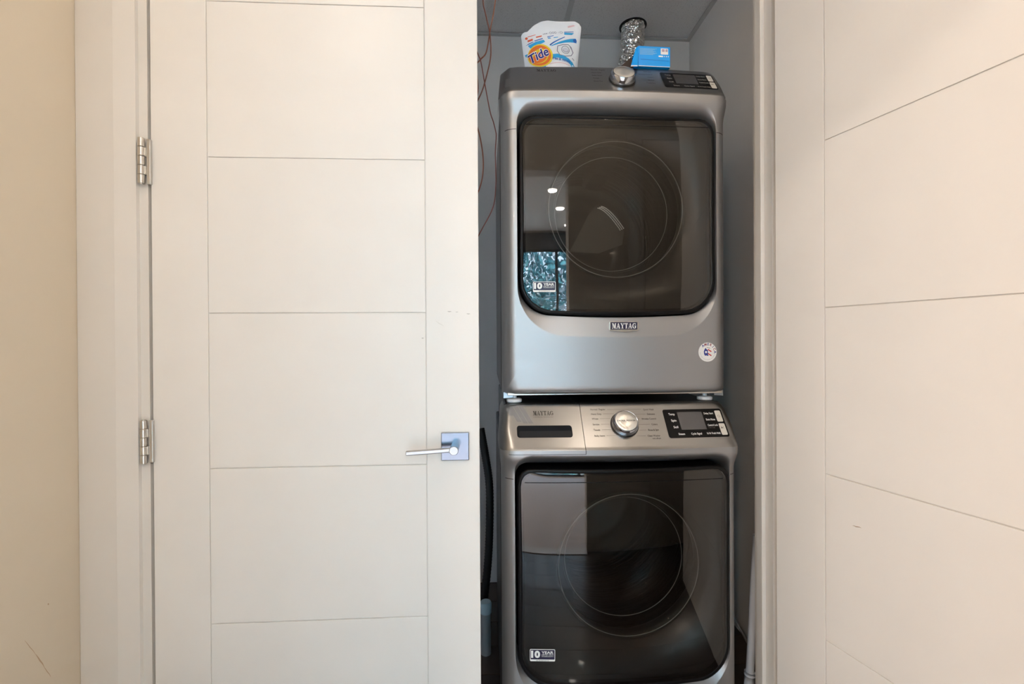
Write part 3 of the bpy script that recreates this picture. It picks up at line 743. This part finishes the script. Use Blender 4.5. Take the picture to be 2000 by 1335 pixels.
STR = mat('grey_stripe_print', (0.24, 0.24, 0.25), 0.5, 0.15)
for i in range(4):
    xa = -0.333 + 0.0152 * i + (0.003 if i == 0 else 0)
    top, bot = 0.9600 - (0.006 if i == 0 else 0), 0.9165 + (0.020 if i == 0 else 0.004 if i == 1 else 0)
    f = lambda z, xa=xa: xa + (0.960 - z) * 0.62
    vs, fs = [], []
    for q in range(9):
        z = bot + (top - bot) * q / 8
        for e in range(5): vs.append((f(z) + 0.0128 * e / 4, z))
    for q in range(8):
        for e in range(4): fs.append((q * 5 + e, q * 5 + e + 1, q * 5 + e + 6, q * 5 + e + 5))
    stick('stripe', (vs, fs), cs, STR, washer, 0.0007)
# drawer pull: flat near-black patch stands in for a shaded recess, lip on top
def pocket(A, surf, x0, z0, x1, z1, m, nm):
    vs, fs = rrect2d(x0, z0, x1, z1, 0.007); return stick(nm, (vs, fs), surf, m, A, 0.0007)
SLOT = mat('slot_shade', (0.006, 0.008, 0.012), 0.5, spec=0.12)
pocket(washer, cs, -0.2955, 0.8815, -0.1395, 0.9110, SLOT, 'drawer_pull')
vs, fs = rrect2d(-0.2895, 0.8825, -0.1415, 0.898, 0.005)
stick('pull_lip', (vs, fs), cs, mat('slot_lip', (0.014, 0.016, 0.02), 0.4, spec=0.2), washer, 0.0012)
pline(washer, PW['fr'], -0.320, -0.1085, 0.8395, 0.0013, GAP)
stick('drawer_gap', ([(-0.1093, 0.8392), (-0.1077, 0.8392), (-0.1077, 0.8495), (-0.1093, 0.8495)], [(0, 1, 2, 3)]), PW['fr'], GAP, washer, 0.0006)
def touch(A, P, x0, z0, x1, z1, txt, dim=1.0):
    sf = P['con']; sh = 0.05
    o = stick('touch_panel', rrect2d(x0, z0, x1, z1, 0.006), sf, BLACKG, A, 0.0008)
    w, h = x1 - x0, z1 - z0; X = lambda u: x0 + u * w; Z = lambda v: z0 + v * h
    stick('display', rrect2d(X(.235), Z(.28), X(.655), Z(.90), 0.001), sf, LCD, A, 0.0013)
    wp = WPRINT if dim == 1.0 else mat('shaded_white_print', (0.35, 0.35, 0.34), 0.5)  # dryer panel's print and buttons get darker colours to imitate shade
    for s, u, v, al, hh, ww in (('Temp', .19, .835, 'R', .0056, .0185), ('Spin', .19, .61, 'R', .0056, .0155), ('Soil', .19, .38, 'R', .0056, .0135), ('Steam', .165, .14, 'L', .0050, .0185),
                        ('Cycle Signal', .46, .14, 'C', .0050, .0315), ('16 Hr Fresh Hold', .855, .14, 'R', .0050, .0400), ('Delay Start', .845, .84, 'R', .0050, .0285),
                        ('Extra Rinse', .845, .62, 'R', .0050, .0275), ('Control Lock', .86, .42, 'R', .0050, .0305)):
        ptext(A, sf, s, X(u), Z(v), hh, al, wp, 0.016, ww, name='panel_word', off=0.0014)
    ptext(A, sf, 'hold 3 sec', X(.80), Z(.335), 0.0036, 'R', LPR, 0.0, name='panel_word', off=0.0014)
    for q, (za, zb_) in enumerate(((.53, .93), (.07, .47))):
        stick('button', rrect2d(X(.875), Z(za), X(.975), Z(zb_), 0.003), sf, BTN if dim == 1.0 else mat('shaded_button', (0.6, 0.58, 0.54), 0.45), A, 0.0016)
    cxp, czp = X(.925), Z(.73); n = 24
    ring = ([(cxp + r * cos(2 * pi * i / n), czp + r * .82 * sin(2 * pi * i / n)) for r in (0.0036, 0.0028) for i in range(n)], [(i, (i + 1) % n, n + (i + 1) % n, n + i) for i in range(n)])
    stick('power_symbol', ring, sf, LPR, A, 0.0020)
    cz2 = Z(.32)
    stick('start_symbol', ([(cxp - 0.004, cz2 - 0.003), (cxp + 0.0005, cz2), (cxp - 0.004, cz2 + 0.003), (cxp + .0018, cz2 - .003), (cxp + .0028, cz2 - .003), (cxp + .0028, cz2 + .003), (cxp + .0018, cz2 + .003)], [(0, 1, 2), (3, 4, 5, 6)]), sf, PRINT, A, 0.0020)
touch(washer, PW, 0.1335, 0.8755, 0.3135, 0.9475, True)
touch(dryer, PD, 0.147, 0.9045, 0.314, 0.9760, True, 0.5)
cs2 = PD['con']
stick('brand_name', serif2d('MAYTAG', -0.230, 0.968, 0.0112, 0.0585), cs2, PRINT, dryer)
for i, (l, r) in enumerate((('Normal / Regular', 'Delicates'), ('Heavy Duty', 'Wrinkle Control'), ('Bulky Items', 'Colors'), ('Towels', 'Sanitize'), ('Quick Dry', 'Timed Dry'))):
    z = 0.979 - 0.0137 * i
    ptext(dryer, cs2, l, -0.065, z, 0.0046); ptext(dryer, cs2, r, 0.121, z - 0.002, 0.0046, 'R')

# ---------------------------------------------------------------- badge and stickers
B = empty('badge', (0, 0, 0), 0, dryer); fs_ = PD['fr']
bx, bz = 0.016, 0.197; hwb, hb = 0.0435, 0.0155
pts = [(bx - hwb, bz + hb), (bx - hwb, bz - hb * .72), (bx, bz - hb * 1.02), (bx + hwb, bz - hb * .72), (bx + hwb, bz + hb)]
yb = fs_(bx, bz)[1] + 0.007
vs = [(x, yb - 0.010, z) for x, z in pts] + [(x, yb + 0.004, z) for x, z in pts]
bm = bmesh.new(); me = bpy.data.meshes.new('t'); me.from_pydata(vs, [], [(0, 1, 2, 3, 4), (9, 8, 7, 6, 5)] + [(i, 5 + i, 5 + (i + 1) % 5, (i + 1) % 5) for i in range(5)]); bm.from_mesh(me); bpy.data.meshes.remove(me)
bmesh.ops.recalc_face_normals(bm, faces=bm.faces[:]); bmesh.ops.bevel(bm, geom=bm.edges[:], offset=0.0012, segments=2, affect='EDGES')
frombm('badge_plate', bm, SILV, B)
flat = lambda u, v: (u, yb - 0.010, v)
stick('badge_field', rrect2d(bx - 0.0395, bz - 0.0085, bx + 0.0395, bz + 0.0128, 0.001), flat, NAVY, B, 0.0005)
stick('brand_name', serif2d('MAYTAG', bx, bz - 0.0058, 0.0158, 0.072, 'C'), flat, WPRINT, B, 0.0010)

def ten_year(Dp, P, x, z, w, h):
    sf = P['gsurf']; T = empty('warranty_sticker', (0, 0, 0), 0, Dp)
    def part(nm, vf, m, off): stick(nm, vf, sf, m, T, off)
    part('sticker_film', rrect2d(x - w / 2, z - h / 2, x + w / 2, z + h / 2, 0.003), WPRINT, 0.0006)
    part('sticker_field', rrect2d(x - w / 2 + .0015, z - h / 2 + .0055, x + w / 2 - .0015, z + h / 2 - .0015, 0.002), NAVY, 0.0010)
    part('sticker_words', merge(text2d('10', x - w * .455, z - h * .16, h * .54, 'L', 0.055, w * .36),
        text2d('YEAR', x - w * .045, z + h * .14, h * .22, 'L', 0.03, w * .48),
        text2d('LIMITED PARTS', x - w * .045, z + h * .01, h * .09, 'L', 0.005, w * .48), text2d('WARRANTY', x - w * .045, z - h * .12, h * .09, 'L', 0.005, w * .48)), WPRINT, 0.0014)
    part('sticker_line', text2d('ON THE DRIVE MOTOR', x, z - h * .46, h * .085, 'C', 0.0, w * .5), LPR, 0.0014)
ten_year(ddoor, PD, 0.166 - DX, 1.3085 - DZ, 0.066, 0.030)
ten_year(wdoor, PW, 0.146 - WX, 0.288, 0.069, 0.034)

def america():
    T = empty('round_sticker', (0, 0, 0), 0, dryer); x, z, R = 0.654 - DX, 1.1155 - DZ, 0.0285
    RED = mat('red_print', (0.55, 0.03, 0.03), 0.5); BLU = mat('blue_print', (0.03, 0.05, 0.28), 0.5); GRY = mat('pale_grey_print', (0.55, 0.55, 0.58), 0.5)
    stick('sticker_disc', ell2d(x, z, R, R), fs_, WPRINT, T, 0.0006)
    let = []
    for i, ch in enumerate('AMERICA'):
        a = radians(128 - 128 * i / 6 + 0); rr = R * .70
        let.append((ch, a, rr))
    stick('sticker_letters', merge(*[text2d(c, x + r * cos(a), z + r * sin(a), R * .26, 'C', 0.03, None, a - pi / 2) for c, a, r in let[:1] + let[2:3] + let[4:5] + let[6:7]]), fs_, BLU, T, 0.0010)
    stick('sticker_letters', merge(*[text2d(c, x + r * cos(a), z + r * sin(a), R * .26, 'C', 0.03, None, a - pi / 2) for c, a, r in let[1:2] + let[3:4] + let[5:6]]), fs_, mat('dark_red_print', (0.30, 0.05, 0.08), .5), T, 0.0010)
    small = 'DESIGNED ENGINEERED ASSEMBLED'
    stick('sticker_small_print', merge(*[text2d(c, x + R * .86 * cos(a), z + R * .86 * sin(a), R * .12, 'C', 0.0, None, a + pi / 2) for c, a in [(ch, radians(185 + 165 * i / (len(small) - 1))) for i, ch in enumerate(small)] if c != ' ']), fs_, GRY, T, 0.0010)
    # emblem: blue half with a star beside curved red stripes
    stick('emblem_blue', poly2d([(x - .012, z + .002), (x - .009, z + .009), (x - .006, z + .013), (x - .003, z + .008), (x + .001, z + .006), (x + .001, z - .006), (x + .003, z - .012), (x - .004, z - .010), (x - .008, z - .011), (x - .011, z - .006)], 2), fs_, BLU, T, 0.0010)
    stick('emblem_star', ell2d(x - .005, z, .0033, .0033, n=10, rings=2), fs_, WPRINT, T, 0.0014)
    stick('emblem_stripe', merge(*[band2d([(x + .001 + .011 * t / 6, z + zz + .004 * (1 - t / 6) ** 1.0 - 0.003 * (t / 6)) for t in range(7)], 0.0016) for zz in (.004, -.008)]), fs_, RED, T, 0.0010)
    stick('emblem_line', band2d([(x - .003 + .011 * t / 6, z + .014 - .003 * t / 6) for t in range(7)], 0.0007), fs_, LPR, T, 0.0010)
america()

# ================================================================== things on the dryer
TOPZ = DZ + 0.995
# --- detergent pouch -----------------------------------------------------------
def pouch():
    bx0, bx1, z0 = 0.121, 0.312, TOPZ - 0.001
    def left(z): 
        t = (z - z0) / 0.19; return 0.140 - 0.021 * t
    def right(z):
        t = (z - z0) / 0.22; return 0.300 + 0.024 * min(1, t)
    top = [(0.117, 2.178), (0.130, 2.191), (0.141, 2.192), (0.165, 2.214), (0.190, 2.227), (0.212, 2.232), (0.260, 2.232), (0.301, 2.232), (0.314, 2.226), (0.325, 2.214)]
    def topz(x):
        for (xa, za), (xb, zb_) in zip(top, top[1:]):
            if x <= xb: return za + (zb_ - za) * max(0, min(1, (x - xa) / (xb - xa)))
        return top[-1][1]
    yc = 0.305
    def bulge(u, v):     # half thickness: full at the gusseted base, closing to the top seal
        return (0.0035 + 0.040 * (max(0, 1 - abs(2 * u - 1) ** 3)) * (1 - v) ** 0.8 + 0.003 * sin(9 * u + 5 * v) * v * (1 - abs(2 * u - 1)))
    NU, NV = 28, 24; vs, fs = [], []
    def pt(u, v, side):
        xt = 0.119 + (0.323 - 0.119) * u; zt_ = topz(xt); z = z0 + (zt_ - z0) * v
        x = left(z) + (right(z) - left(z)) * u
        b = bulge(u, v) if 0 < u < 1 else 0.0
        return Vector((x, yc + side * b + 0.01 * v, z))
    for side in (-1, 1):
        for j in range(NV + 1):
            for i in range(NU + 1): vs.append(pt(i / NU, j / NV, side))
    n1 = (NU + 1) * (NV + 1)
    for s in (0, 1):
        for j in range(NV):
            for i in range(NU):
                a = s * n1 + j * (NU + 1) + i; q = (a, a + 1, a + NU + 2, a + NU + 1); fs.append(q if s == 0 else q[::-1])
    for i in range(NU):
        fs.append((i, n1 + i, n1 + i + 1, i + 1)); a = NV * (NU + 1) + i; fs.append((a, a + 1, n1 + a + 1, n1 + a))
    T = empty('detergent_pouch', (0.22, yc, TOPZ))
    tag(T, 'white stand-up detergent pouch with an orange bullseye logo, on top of the dryer', 'pouch')
    PLAST = mat('white_film', (0.80, 0.83, 0.87), 0.3, noise=(12, 0.03), coat=0.3)
    def loc(o):
        for v in o.data.vertices: v.co -= Vector((0.22, yc, TOPZ))
        o.data.update(); return o
    sharp(loc(mesh('bag', vs, fs, PLAST, T, True)), 60)
    # torn zip strip standing behind the front film
    strip = [(0.160, 2.190), (0.180, 2.222), (0.21, 2.236), (0.26, 2.237), (0.300, 2.2365), (0.312, 2.228), (0.318, 2.19)]
    vf = poly2d(strip, 2); o = mesh('zip_strip', [(x, yc + 0.019, z) for x, z in vf[0]], vf[1], PLAST, T); loc(o)
    # printed design, in design units (u right, v down) scaled to metres on the film
    SC = 0.0001535; OX, OZ = 0.087, 2.2455
    def film(u, v):
        x, z = OX + u * SC, OZ - v * SC
        # find bag coordinates
        uu = (x - left(z)) / (right(z) - left(z)); xt = 0.119 + 0.204 * uu; vv = (z - z0) / (topz(xt) - z0)
        uu = min(0.995, max(0.005, uu)); vv = min(1, max(0, vv))
        return Vector((x, yc - bulge(uu, vv) + 0.01 * vv, z))
    def pr(nm, vf, m, off):
        out = [film(u, v) + Vector((0, -off, 0)) for u, v in vf[0]]; loc(mesh(nm, out, vf[1], m, T))
    CY = mat('cyan_print', (0.02, 0.36, 0.72), 0.4); BL = mat('royal_print', (0.02, 0.13, 0.48), 0.4); YE = mat('yellow_print', (0.80, 0.62, 0.03), 0.4)
    OR_ = mat('orange_print', (0.78, 0.17, 0.02), 0.4); TB = mat('logo_blue', (0.012, 0.01, 0.22), 0.35); RD_ = mat('red_orange_print', (0.72, 0.12, 0.05), 0.4); GY = mat('blue_grey_print', (0.22, 0.22, 0.30), 0.5); PK = mat('pink_print', (0.78, 0.52, 0.56), 0.5)
    def vflip(vf): return vf
    pr('print_patch', poly2d([(350, 690), (425, 790), (560, 720), (720, 640), (690, 590), (520, 620)], 3), CY, .0006)
    pr('print_patch', poly2d([(285, 890), (340, 880), (355, 930), (310, 950)], 2), CY, .0006)
    # swooping ribbons
    pr('print_ribbon', band2d([(820 + 340 * t, 730 - 235 * t ** 0.85) for t in [i / 10 for i in range(11)]], lambda t: 16 - 8 * t), BL, .0006)
    pr('print_ribbon', band2d([(850 + 570 * t, 745 - 190 * sin(t * 1.5) ** 1.0) for t in [i / 12 for i in range(13)]], lambda t: 8 + 44 * t), CY, .0006)
    pr('print_ribbon', ell2d(1385, 560, 42, 48, n=16, rings=2), BL, .0009)
    # lower cyan swoosh
    pr('print_ribbon', band2d([(640 + 120 * t, 1260 - 230 * t) for t in [i / 6 for i in range(7)]] + [(860, 990), (980, 975), (1100, 1000), (1210, 1050), (1290, 1110), (1345, 1190)], lambda t: 62 - 22 * t), CY, .0006)
    pr('print_patch', ell2d(1010, 1230, 250, 130, n=30), mat('white_ink', (0.85, 0.85, 0.88), .4), .0010)
    pr('print_line', band2d([(800 + 440 * t, 1180 - 40 * sin(pi * t)) for t in [i / 10 for i in range(11)]], 8), PK, .0013)
    # logo bullseye
    pr('logo_ring', ell2d(610, 965, 262, 280, radians(-35)), YE, .0012)
    pr('logo_ring', ell2d(600, 965, 232, 250, radians(-35)), OR_, .0015)
    pr('logo_ring', ell2d(600, 985, 188, 172, radians(-35)), YE, .0018)
    pr('logo_ring', ell2d(600, 1010, 165, 128, radians(-35)), OR_, .0021)
    def word(s, u, v, h, rot, bold, width, shear=0.0):
        a, f = text2d(s, 0, 0, h, 'L', bold, width, 0, shear=shear); c, sn = cos(rot), sin(rot)
        return [(u + x * c - y * sn, v - x * sn - y * c) for x, y in a], [q[::-1] for q in f]
    pr('logo_word', word('Tide', 378, 1150, 225, radians(24), 0.055, 470, 0.18), mat('white_ink', (0.85, 0.85, 0.88), .4), .0025)
    pr('logo_word', word('Tide', 387, 1147, 218, radians(24), 0.018, 452, 0.18), TB, .0029)
    # small words
    pr('print_word', word('free & gentle', 862, 1065, 66, radians(-7), 0.02, 395), BL, .0013)
    pr('print_word', merge(ell2d(322, 515, 30, 30, n=16, rings=2), ([(350, 470), (520, 445), (520, 458), (350, 486)], [(0, 1, 2, 3)]), ([(345, 560), (455, 535), (460, 580), (350, 605)], [(0, 1, 2, 3)]), ([(525, 500), (650, 480), (650, 510), (530, 528)], [(0, 1, 2, 3)])), RD_, .0008)
    pr('print_word', ([(300, 690), (370, 640), (470, 610), (472, 625), (380, 660)], [(0, 1, 2, 3, 4)]), BL, .0010)
    pr('print_word', ([(485, 590), (670, 548), (670, 570), (495, 612)], [(0, 1, 2, 3)]), BL, .0010)
    pr('print_word', ([(770, 515), (910, 482), (910, 497), (772, 535)], [(0, 1, 2, 3)]), BL, .0008)
    pr('print_word', ([(1150, 365), (1360, 345), (1360, 358), (1150, 382)], [(0, 1, 2, 3)]), BL, .0008)
    pr('print_word', ([(775, 545), (1010, 510), (1000, 528), (790, 572)], [(0, 1, 2, 3)]), CY, .0008)
    pr('print_word', ([(1150, 390), (1370, 380), (1320, 430), (1150, 440)], [(0, 1, 2, 3)]), CY, .0008)
    g = []
    for x, w_ in ((680, 14), (710, 20), (745, 22), (785, 6), (820, 50), (880, 40), (930, 40), (1015, 6), (1050, 60)):
        y = 470 - (x - 680) * 0.17; g.append(([(x, y), (x + w_, y - 5), (x + w_, y - 30), (x, y - 25)], [(0, 1, 2, 3)]) if w_ < 25 else band2d([(x + w_ / 2 + w_ / 2 * cos(a), y - 20 + 24 * sin(a)) for a in [2 * pi * i / 12 for i in range(13)]], 4))
    pr('print_word', merge(*g), GY, .0008)
    pr('print_patch', poly2d([(1235, 215), (1370, 185), (1400, 205), (1240, 262)], 2), PK, .0006)
    # line drawing of a wash capsule
    sq = [(990, 740), (1120, 690), (1230, 680), (1290, 730), (1335, 850), (1290, 930), (1160, 970), (1030, 950), (975, 860), (990, 740)]
    pr('print_drawing', merge(band2d(sq, 9), band2d([(1160 + 85 * cos(a), 815 + 90 * sin(a)) for a in [2 * pi * i / 24 for i in range(25)]], 7), band2d([(1165 + 55 * cos(a), 820 + 50 * sin(a)) for a in [pi * i / 14 for i in range(15)]], 5), band2d([(1265, 710), (1310, 790), (1330, 850)], 10), band2d([(1310, 980), (1355, 1020)], 9)), GY, .0007)
    pr('print_drawing', ell2d(1160, 820, 70, 60, n=20, rings=2), mat('pale_blue_ink', (0.62, 0.64, 0.72), .5), .0005)
pouch()

# --- blue carton with an open end flap -------------------------------------------
def carton():
    L, Dp, Hh = 0.100, 0.085, 0.062
    T = empty('blue_carton', (0.517, 0.152, TOPZ + 0.001), radians(1.5))
    tag(T, 'small bright blue carton with an open end flap, beside the dial on the dryer', 'box')
    BLUE = mat('carton_blue', (0.0, 0.36, 0.95), 0.35, noise=(30, 0.04)); PALE = mat('carton_pale', (0.22, 0.55, 0.85), 0.4); DKB = mat('carton_deep', (0.0, 0.12, 0.55), 0.4)
    KR = mat('carton_inside', (0.06, 0.042, 0.034), 0.8); WH = mat('carton_white', (0.85, 0.85, 0.86), 0.5)
    x0, x1 = -L / 2, L / 2; th = 0.0008
    joinboxes('body', [((x0, 0, 0), (x1, th, Hh)), ((x0, Dp - th, 0), (x1, Dp, Hh)), ((x0, 0, 0), (x1, Dp, th)), ((x0, 0, Hh - th), (x1, Dp, Hh)), ((x1 - th, 0, 0), (x1, Dp, Hh))], BLUE, T)
    # end flap swung out towards the left and front
    vs = [(x0, 0, 0.0), (x0 - 0.013, -0.020, -0.006), (x0 - 0.020, -0.012, 0.0), (x0 - 0.006, 0.0, Hh), (x0, 0, Hh)]
    vs = [(x0, 0.0, 0.002), (x0 - 0.009, -0.016, -0.010), (x0 - 0.026, -0.004, -0.004), (x0 - 0.007, 0.004, Hh * .92), (x0, 0.0, Hh)]
    vs2 = [(x + 0.0006, y + 0.001, z) for x, y, z in vs]
    mesh('end_flap', vs + vs2, [(0, 1, 2, 3, 4), (9, 8, 7, 6, 5)] + [(i, 5 + i, 5 + (i + 1) % 5, (i + 1) % 5) for i in range(5)], BLUE, T)
    mesh('flap_edge', [(x0 - .0090, -.0165, -.0105), (x0 - .026, -.0045, -.0044), (x0 - .0250, -.0047, -.0012), (x0 - .0085, -.0163, -.0074)], [(0, 1, 2, 3)], WH, T)
    # brown inside of the long flap
    q = [(x0 - 0.004, 0.055, Hh * 1.0), (x0 - 0.064, 0.050, 0.004), (x0 - 0.030, 0.045, -0.0), (x0 - 0.001, 0.040, 0.02)]
    mesh('inner_flap', q + [(x, y + 0.0012, z) for x, y, z in q], [(0, 1, 2, 3), (7, 6, 5, 4)] + [(i, 4 + i, 4 + (i + 1) % 4, (i + 1) % 4) for i in range(4)], KR, T)
    f = lambda u, v: (u, 0.0, v)
    stick('edge_print', ([(x0, 0.0), (x1, 0.0), (x1, 0.0015), (x0, 0.0022)], [(0, 1, 2, 3)]), f, WH, T, .0004)
    stick('barcode_label', rrect2d(0.020, Hh - 0.0235, 0.0435, Hh - 0.005, 0.0008), f, WH, T, .0004)
    bars = []
    rnd = random.Random(3); x = 0.0235
    while x < 0.0405:
        w_ = rnd.choice((.0004, .0007, .0011))
        if not (0.0325 < x < 0.0345): bars.append(([(x, Hh - .0155), (x + w_, Hh - .0155), (x + w_, Hh - .0072), (x, Hh - .0072)], [(0, 1, 2, 3)]))
        x += w_ + rnd.choice((.0004, .0008))
    stick('barcode', merge(*bars), f, mat('plum_print', (0.25, 0.08, 0.2), .5), T, .0007)
    lines = [([(x0 + .004, z), (x0 + .058 - (k * 7 % 5) * .003, z), (x0 + .058 - (k * 7 % 5) * .003, z + .0013), (x0 + .004, z + .0013)], [(0, 1, 2, 3)]) for k, z in enumerate([Hh - .008 - .0026 * i for i in range(8)])]
    stick('fine_print', merge(*lines), f, PALE, T, .0004)
    stick('fine_print', merge(([(x0 + .006, .021), (x1 - .004, .0185), (x1 - .004, .0196), (x0 + .006, .0222)], [(0, 1, 2, 3)])), f, DKB, T, .0004)
    stick('printed_marks', merge(rrect2d(0.013, 0.0305, 0.0275, 0.0345, .001), *[ell2d(0.032 + .006 * i, 0.0325, .0014, .0018, n=10, rings=1) for i in range(3)]), f, WPRINT, T, .0005)
carton()

# --- foil dryer duct ---------------------------------------------------------------
def duct():
    T = empty('foil_duct', (0.682, 0.875, CH)); tag(T, 'crinkled silver foil vent duct hanging from the closet ceiling behind the carton', 'duct')
    FOIL = mat('crinkled_foil', (0.78, 0.77, 0.75), 0.18, 1.0)
    nt = FOIL.node_tree; b = nt.nodes['Principled BSDF']; tc = nt.nodes.new('ShaderNodeTexCoord'); n = nt.nodes.new('ShaderNodeTexVoronoi'); n.inputs['Scale'].default_value = 70
    bp = nt.nodes.new('ShaderNodeBump'); bp.inputs['Strength'].default_value = 0.9; bp.inputs['Distance'].default_value = 0.006
    nt.links.new(tc.outputs['Object'], n.inputs['Vector']); nt.links.new(n.outputs['Distance'], bp.inputs['Height']); nt.links.new(bp.outputs['Normal'], b.inputs['Normal'])
    path = crom([(0.0, 0, 0.02), (-0.001, -0.004, -0.04), (-0.010, -0.016, -0.12), (-0.026, -0.03, -0.20), (-0.05, -0.03, -0.32), (-0.06, 0.0, -0.48), (-0.06, 0.02, -0.60)], 26)
    rnd = random.Random(9); jit = [[rnd.uniform(-1, 1) for _ in range(40)] for _ in range(len(path))]
    def rf(i, a):
        k = int(a / (2 * pi) * 40) % 40
        return 0.0505 + 0.0028 * sin(i * 1.25 + 1.2 * sin(2 * a)) + 0.0020 * jit[i][k]
    o = tube('hose', path, 0.05, FOIL, T, 40, rf); o.data.polygons.foreach_set('use_smooth', [False] * len(o.data.polygons))
    sharp(lathe('cut_ring', [(0.046, 0.0045), (0.0625, 0.0045), (0.0625, 0.006)], BLACKP, T, 40, 'z'))
duct()

# ================================================================== cables, hoses, pipes in the closet
WIRE = [mat('cable_jacket_%s' % n, c, 0.55) for n, c in (('rust', (0.30, 0.105, 0.06)), ('brown', (0.22, 0.085, 0.055)), ('brick', (0.27, 0.085, 0.065)))]
wires = [
 ('rust orange cable hanging from the closet ceiling, right of its twin', [(0.045, .23, 2.60), (0.036, .225, 2.36), (0.031, .22, 2.229), (0.014, .22, 2.133), (0.009, .22, 2.101), (0.0, .22, 2.06), (-0.018, .22, 2.039), (-0.042, .23, 2.014), (-0.06, .24, 1.95), (-0.045, .235, 1.89), (-0.02, .23, 1.80), (-0.010, .23, 1.721), (-0.018, .23, 1.651), (-0.045, .24, 1.60), (-0.10, .26, 1.56)]),
 ('brown cable hanging from the closet ceiling, left of its twin', [(-0.0197, 0.185, 2.6000), (-0.0118, 0.185, 2.3323), (-0.0079, 0.185, 2.2033), (-0.0020, 0.185, 2.1671), (0.0089, 0.185, 2.1212), (0.0128, 0.185, 2.0978), (0.0158, 0.185, 2.0567), (0.0128, 0.185, 2.0157), (-0.0039, 0.185, 1.9483), (-0.0197, 0.185, 1.9053), (-0.0443, 0.185, 1.8682), (-0.0739, 0.185, 1.8828), (-0.0690, 0.185, 1.9805), (-0.0443, 0.185, 2.0392), (-0.0295, 0.185, 1.9805), (-0.0266, 0.185, 1.9122), (-0.0591, 0.185, 1.8438)]),
 ('thin brick red cable trailing down against the left side of the dryer', [(-0.09, .25, 2.12), (-0.038, .215, 2.074), (-0.021, .21, 2.042), (-0.015, .21, 2.024), (-0.004, .208, 1.959), (0.012, .21, 1.873), (0.022, .21, 1.841), (0.029, .21, 1.812), (0.031, .21, 1.794), (0.028, .21, 1.746), (0.029, .21, 1.692), (0.029, .21, 1.641), (0.020, .21, 1.573), (-0.018, .21, 1.498), (-0.10, .25, 1.36)])]
for i, (lab, pts) in enumerate(wires):
    o = tube('hanging_cable', crom(pts, 8), 0.0021 if i < 2 else 0.0017, WIRE[i], None, 8); tag(o, lab, 'cable', 'loose cables in the closet')

GREYP = mat('galvanised_grey', (0.42, 0.44, 0.46), 0.4, 0.3)
t = empty('standpipe', (-0.012, 0.46, 0)); tag(t, 'pale grey standpipe behind the edge of the closed door, left of the washer', 'pipe')
sharp(lathe('pipe', [(0.0, 0.0), (0.0185, 0.0), (0.0185, 0.165), (0.0, 0.165)], GREYP, t, 32, 'z'))
sharp(lathe('cap', [(0.0185, 0.150), (0.0215, 0.152), (0.0215, 0.186), (0.018, 0.192), (0.0, 0.192)], mat('pale_blue_cap', (0.45, 0.60, 0.68), .35), t, 32, 'z'))
HOSEB = mat('black_hose', (0.012, 0.012, 0.013), 0.45)
pth = crom([(-0.03, 0.62, 0.80), (-0.012, 0.60, 0.70), (0.004, 0.58, 0.58), (0.004, 0.57, 0.42), (-0.004, 0.56, 0.28), (-0.02, 0.56, 0.12), (-0.02, 0.56, 0.01)], 24)
o = tube('drain_hose', pth, 0.015, HOSEB, None, 16, lambda i, a: 0.0145 + 0.0016 * (i % 2)); tag(o, 'black corrugated drain hose on the left of the washer, above the grey standpipe', 'hose')
t = empty('drain_pipe', (0.835, 0.20, 0)); tag(t, 'white plastic drain pipe leaning between the washer and right door jamb', 'pipe')
PVC = mat('white_pvc', (0.70, 0.73, 0.80), 0.35)
tube('pipe', [(0, 0, 0), (0.006, 0, 0.10), (0.013, 0, 0.22), (0.023, 0, 0.40), (0.03, 0, 0.52)], 0.0125, PVC, t, 20)
tube('coupling', [(0.0018, 0, 0.030), (0.0042, 0, 0.072)], 0.0155, PVC, t, 20)
tube('coupling_ring', [(0.0040, 0, 0.070), (0.0046, 0, 0.080)], 0.0168, PVC, t, 20)
o = tube('power_cord', crom([(0.735, 0.50, 0.55), (0.76, 0.44, 0.42), (0.80, 0.40, 0.30), (0.84, 0.36, 0.22), (0.90, 0.33, 0.10), (0.95, 0.36, 0.01)], 8), 0.004, mat('grey_cord', (0.22, 0.21, 0.2), .5), None, 10); tag(o, 'thin grey power cord slanting down right of the washer', 'cord')
bpy.context.view_layer.update()
